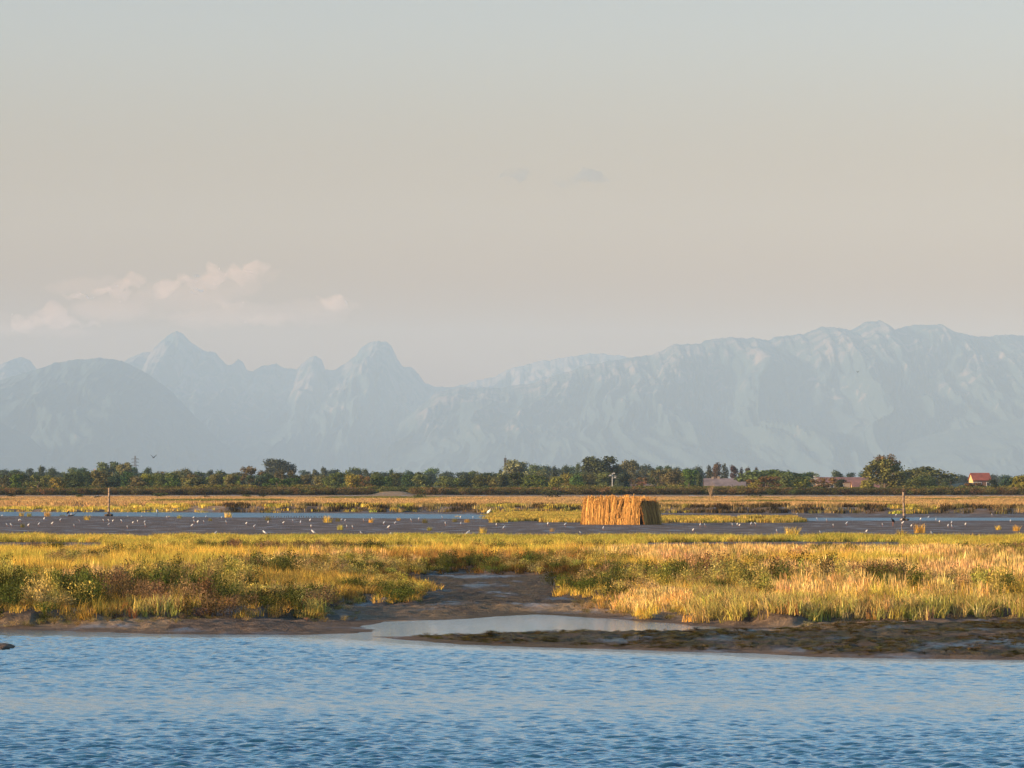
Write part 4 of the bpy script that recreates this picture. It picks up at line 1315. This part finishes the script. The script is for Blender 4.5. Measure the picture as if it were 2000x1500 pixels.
D = 1700
root = link("radio_mast", None, loc=P(987, D, 1.0)); tag(root, "tall thin dark mast left of the pale grey green tree", "mast")
H = ZY(889, D) - 1
m_ = MB()
for a in range(3):
    t0 = a * 2 * PI / 3; m_.tube((.30 * math.cos(t0), .30 * math.sin(t0), 0), (.28 * math.cos(t0), .28 * math.sin(t0), H * .93), .05, .05, 4)
for q in range(14):
    z0, z1 = H * .93 * q / 14, H * .93 * (q + 1) / 14
    for a in range(3):
        t0, t1 = a * 2 * PI / 3, (a + 1) * 2 * PI / 3
        m_.tube((.3 * math.cos(t0), .3 * math.sin(t0), z0), (.3 * math.cos(t1), .3 * math.sin(t1), z1), .03, .03, 4)
m_.tube((0, 0, H * .9), (0, 0, H), .07, .04, 5)
link("lattice", m_.mesh("lattice", M_mast), root)
for fz in (.88, .80, .72, .62):
    m_ = MB(); m_.box(-.42, .42, -.42, .42, H * fz - .7, H * fz + .5); link("antenna_panel", m_.mesh("antenna_panel", M_mast), root)

D = 1500
root = link("antenna_mast", None, loc=P(185, D, 1.0)); tag(root, "small red and white mast between trees left of the left post", "mast")
H = ZY(915, D) - 1
for q in range(5):
    m_ = MB(); m_.tube((0, 0, H * q / 5), (0, 0, H * (q + 1) / 5), .16 - .02 * q, .14 - .02 * q, 6); link("mast_section", m_.mesh("mast_section", M_red if q % 2 == 0 else M_white), root)
m_ = MB(); m_.tube((-.5, 0, H * .75), (.5, 0, H * .75), .06, .06, 5); link("cross_bar", m_.mesh("cross_bar", M_red), root)
mb = MB(); mb.tube((0, 0, 0), (0, 0, ZY(950, 1100) - .9), .12, .10, 6)
tag(link("post", mb.mesh("post", plain("orange_post", (.35, .14, .07), .8)), loc=P(1874, 1100, .9)), "short orange post before the dark mound at right", "post")

# ---------------------------------------------------------------- clouds: closed bodies of thin vapour
vm = bpy.data.materials.new("cloud_vapour"); vm.use_nodes = True
vn = vm.node_tree; vn.nodes.clear()
vo = vn.nodes.new("ShaderNodeOutputMaterial"); vp = vn.nodes.new("ShaderNodeVolumePrincipled")
vp.inputs["Color"].default_value = (1.0, .70, .52, 1); vp.inputs["Density"].default_value = .0021; vp.inputs["Anisotropy"].default_value = -.25
vn.links.new(vp.outputs[0], vo.inputs["Volume"])
vm2 = vm.copy(); vm2.name = "thin_grey_cloud_vapour"
vm2.node_tree.nodes["Principled Volume"].inputs["Density"].default_value = .0022
vm2.node_tree.nodes["Principled Volume"].inputs["Color"].default_value = (.22, .28, .36, 1)


vm3 = vm.copy(); vm3.name = "peach_veil_vapour"
vm3.node_tree.nodes["Principled Volume"].inputs["Density"].default_value = .00022

vm4 = vm.copy(); vm4.name = "faint_pink_cloud_vapour"
vm4.node_tree.nodes["Principled Volume"].inputs["Density"].default_value = .0008


def cloud(blobs, label, mat=vm, D=46000, seed=0):
    r = random.Random(seed)
    bm = bmesh.new()
    k_ = D / F
    cx = sum(b[0] for b in blobs) / len(blobs); cy = sum(b[1] for b in blobs) / len(blobs)
    from mathutils import Matrix, noise
    for bx, by, rx, ry in blobs:
        for _ in range(7):
            q = r.uniform(.35, .8)
            ox, oy = r.uniform(-1, 1) * rx * (1 - q * .6), r.uniform(-.6, .9) * ry * (1 - q * .6)
            m = Matrix.Translation(((bx + ox - cx) * k_, r.uniform(-.6, .6) * rx * k_, -(by - oy - cy) * k_)) @ Matrix.Diagonal((rx * q * k_, rx * q * k_ * .9, ry * q * k_, 1))
            bmesh.ops.create_icosphere(bm, subdivisions=2, radius=1, matrix=m)
    me = bpy.data.meshes.new("cloud"); bm.to_mesh(me); bm.free()
    o = bpy.data.objects.new("cloud_tmp", me); COL.objects.link(o)
    rm = o.modifiers.new("r", 'REMESH'); rm.mode = 'VOXEL'; rm.voxel_size = 16
    dg = bpy.context.evaluated_depsgraph_get()
    me2 = bpy.data.meshes.new_from_object(o.evaluated_get(dg)); bpy.data.objects.remove(o)
    n = len(me2.vertices); co = np.empty(n * 3, np.float32); me2.vertices.foreach_get("co", co); co = co.reshape(-1, 3)
    out = np.array([noise.noise_vector(Vector(p) * .008 + Vector((seed, 0, 0))) * 60 + noise.noise_vector(Vector(p) * .022) * 26 for p in co], np.float32)
    me2.vertices.foreach_set("co", (co + out).ravel()); me2.update()
    me2.materials.clear(); me2.materials.append(mat)
    o = link("cloud", me2, loc=P(cx, D, ZY(cy, D)))
    tag(o, label, "cloud", "small evening clouds")
    return o


cloud([(60, 632, 34, 22), (95, 622, 40, 22), (140, 634, 36, 16), (175, 640, 22, 10)], "brightest peach cloud low at the left edge, above the peaks", seed=1)
cloud([(150, 580, 26, 9), (170, 577, 14, 8)], "small thin pale cloud left of the peach puffs", seed=2)
cloud([(250, 560, 26, 16), (265, 548, 18, 14), (215, 575, 30, 12)], "small peach puff right of the small thin pale cloud", seed=3)
cloud([(330, 565, 26, 18), (365, 552, 26, 18), (400, 555, 30, 18), (435, 535, 30, 20), (470, 540, 30, 16), (505, 522, 24, 10)], "longest peach cloud slanting up to the right above the highest left peak", seed=4)
cloud([(648, 592, 24, 13), (668, 585, 12, 8)], "small round pink puff above the second peak group", seed=5)
cloud([(490, 628, 30, 12), (535, 626, 26, 11), (455, 600, 24, 12)], "faint pink cloud low between the two peak groups", vm4, seed=6)
cloud([(60, 640, 120, 26), (210, 600, 110, 30), (370, 575, 130, 36), (480, 560, 90, 34), (430, 625, 150, 30), (590, 610, 110, 26), (160, 560, 80, 18)], "broad thin peach veil behind the brighter puffs above the left peaks", vm3, 49000, seed=8)
cloud([(1000, 345, 24, 9), (1020, 337, 20, 8), (1100, 356, 16, 7), (1140, 344, 32, 11), (1170, 350, 22, 7)], "faint grey cloud high in the middle of the sky", vm2, seed=7)

# ---------------------------------------------------------------- evening haze
hm = bpy.data.materials.new("haze_air"); hm.use_nodes = True
hn_ = hm.node_tree; hn_.nodes.clear()
ho = hn_.nodes.new("ShaderNodeOutputMaterial"); hp_ = hn_.nodes.new("ShaderNodeVolumePrincipled")
hp_.inputs["Color"].default_value = (*HAZE_COLOR, 1); hp_.inputs["Density"].default_value = HAZE_DENSITY; hp_.inputs["Anisotropy"].default_value = -0.15
hn_.links.new(hp_.outputs[0], ho.inputs["Volume"])
mb = MB(); mb.box(-100000, 100000, -1500, 32500, -90, 985)
tag(link("haze", mb.mesh("haze", hm)), kind='stuff')
sc.cycles.volume_bounces = 2
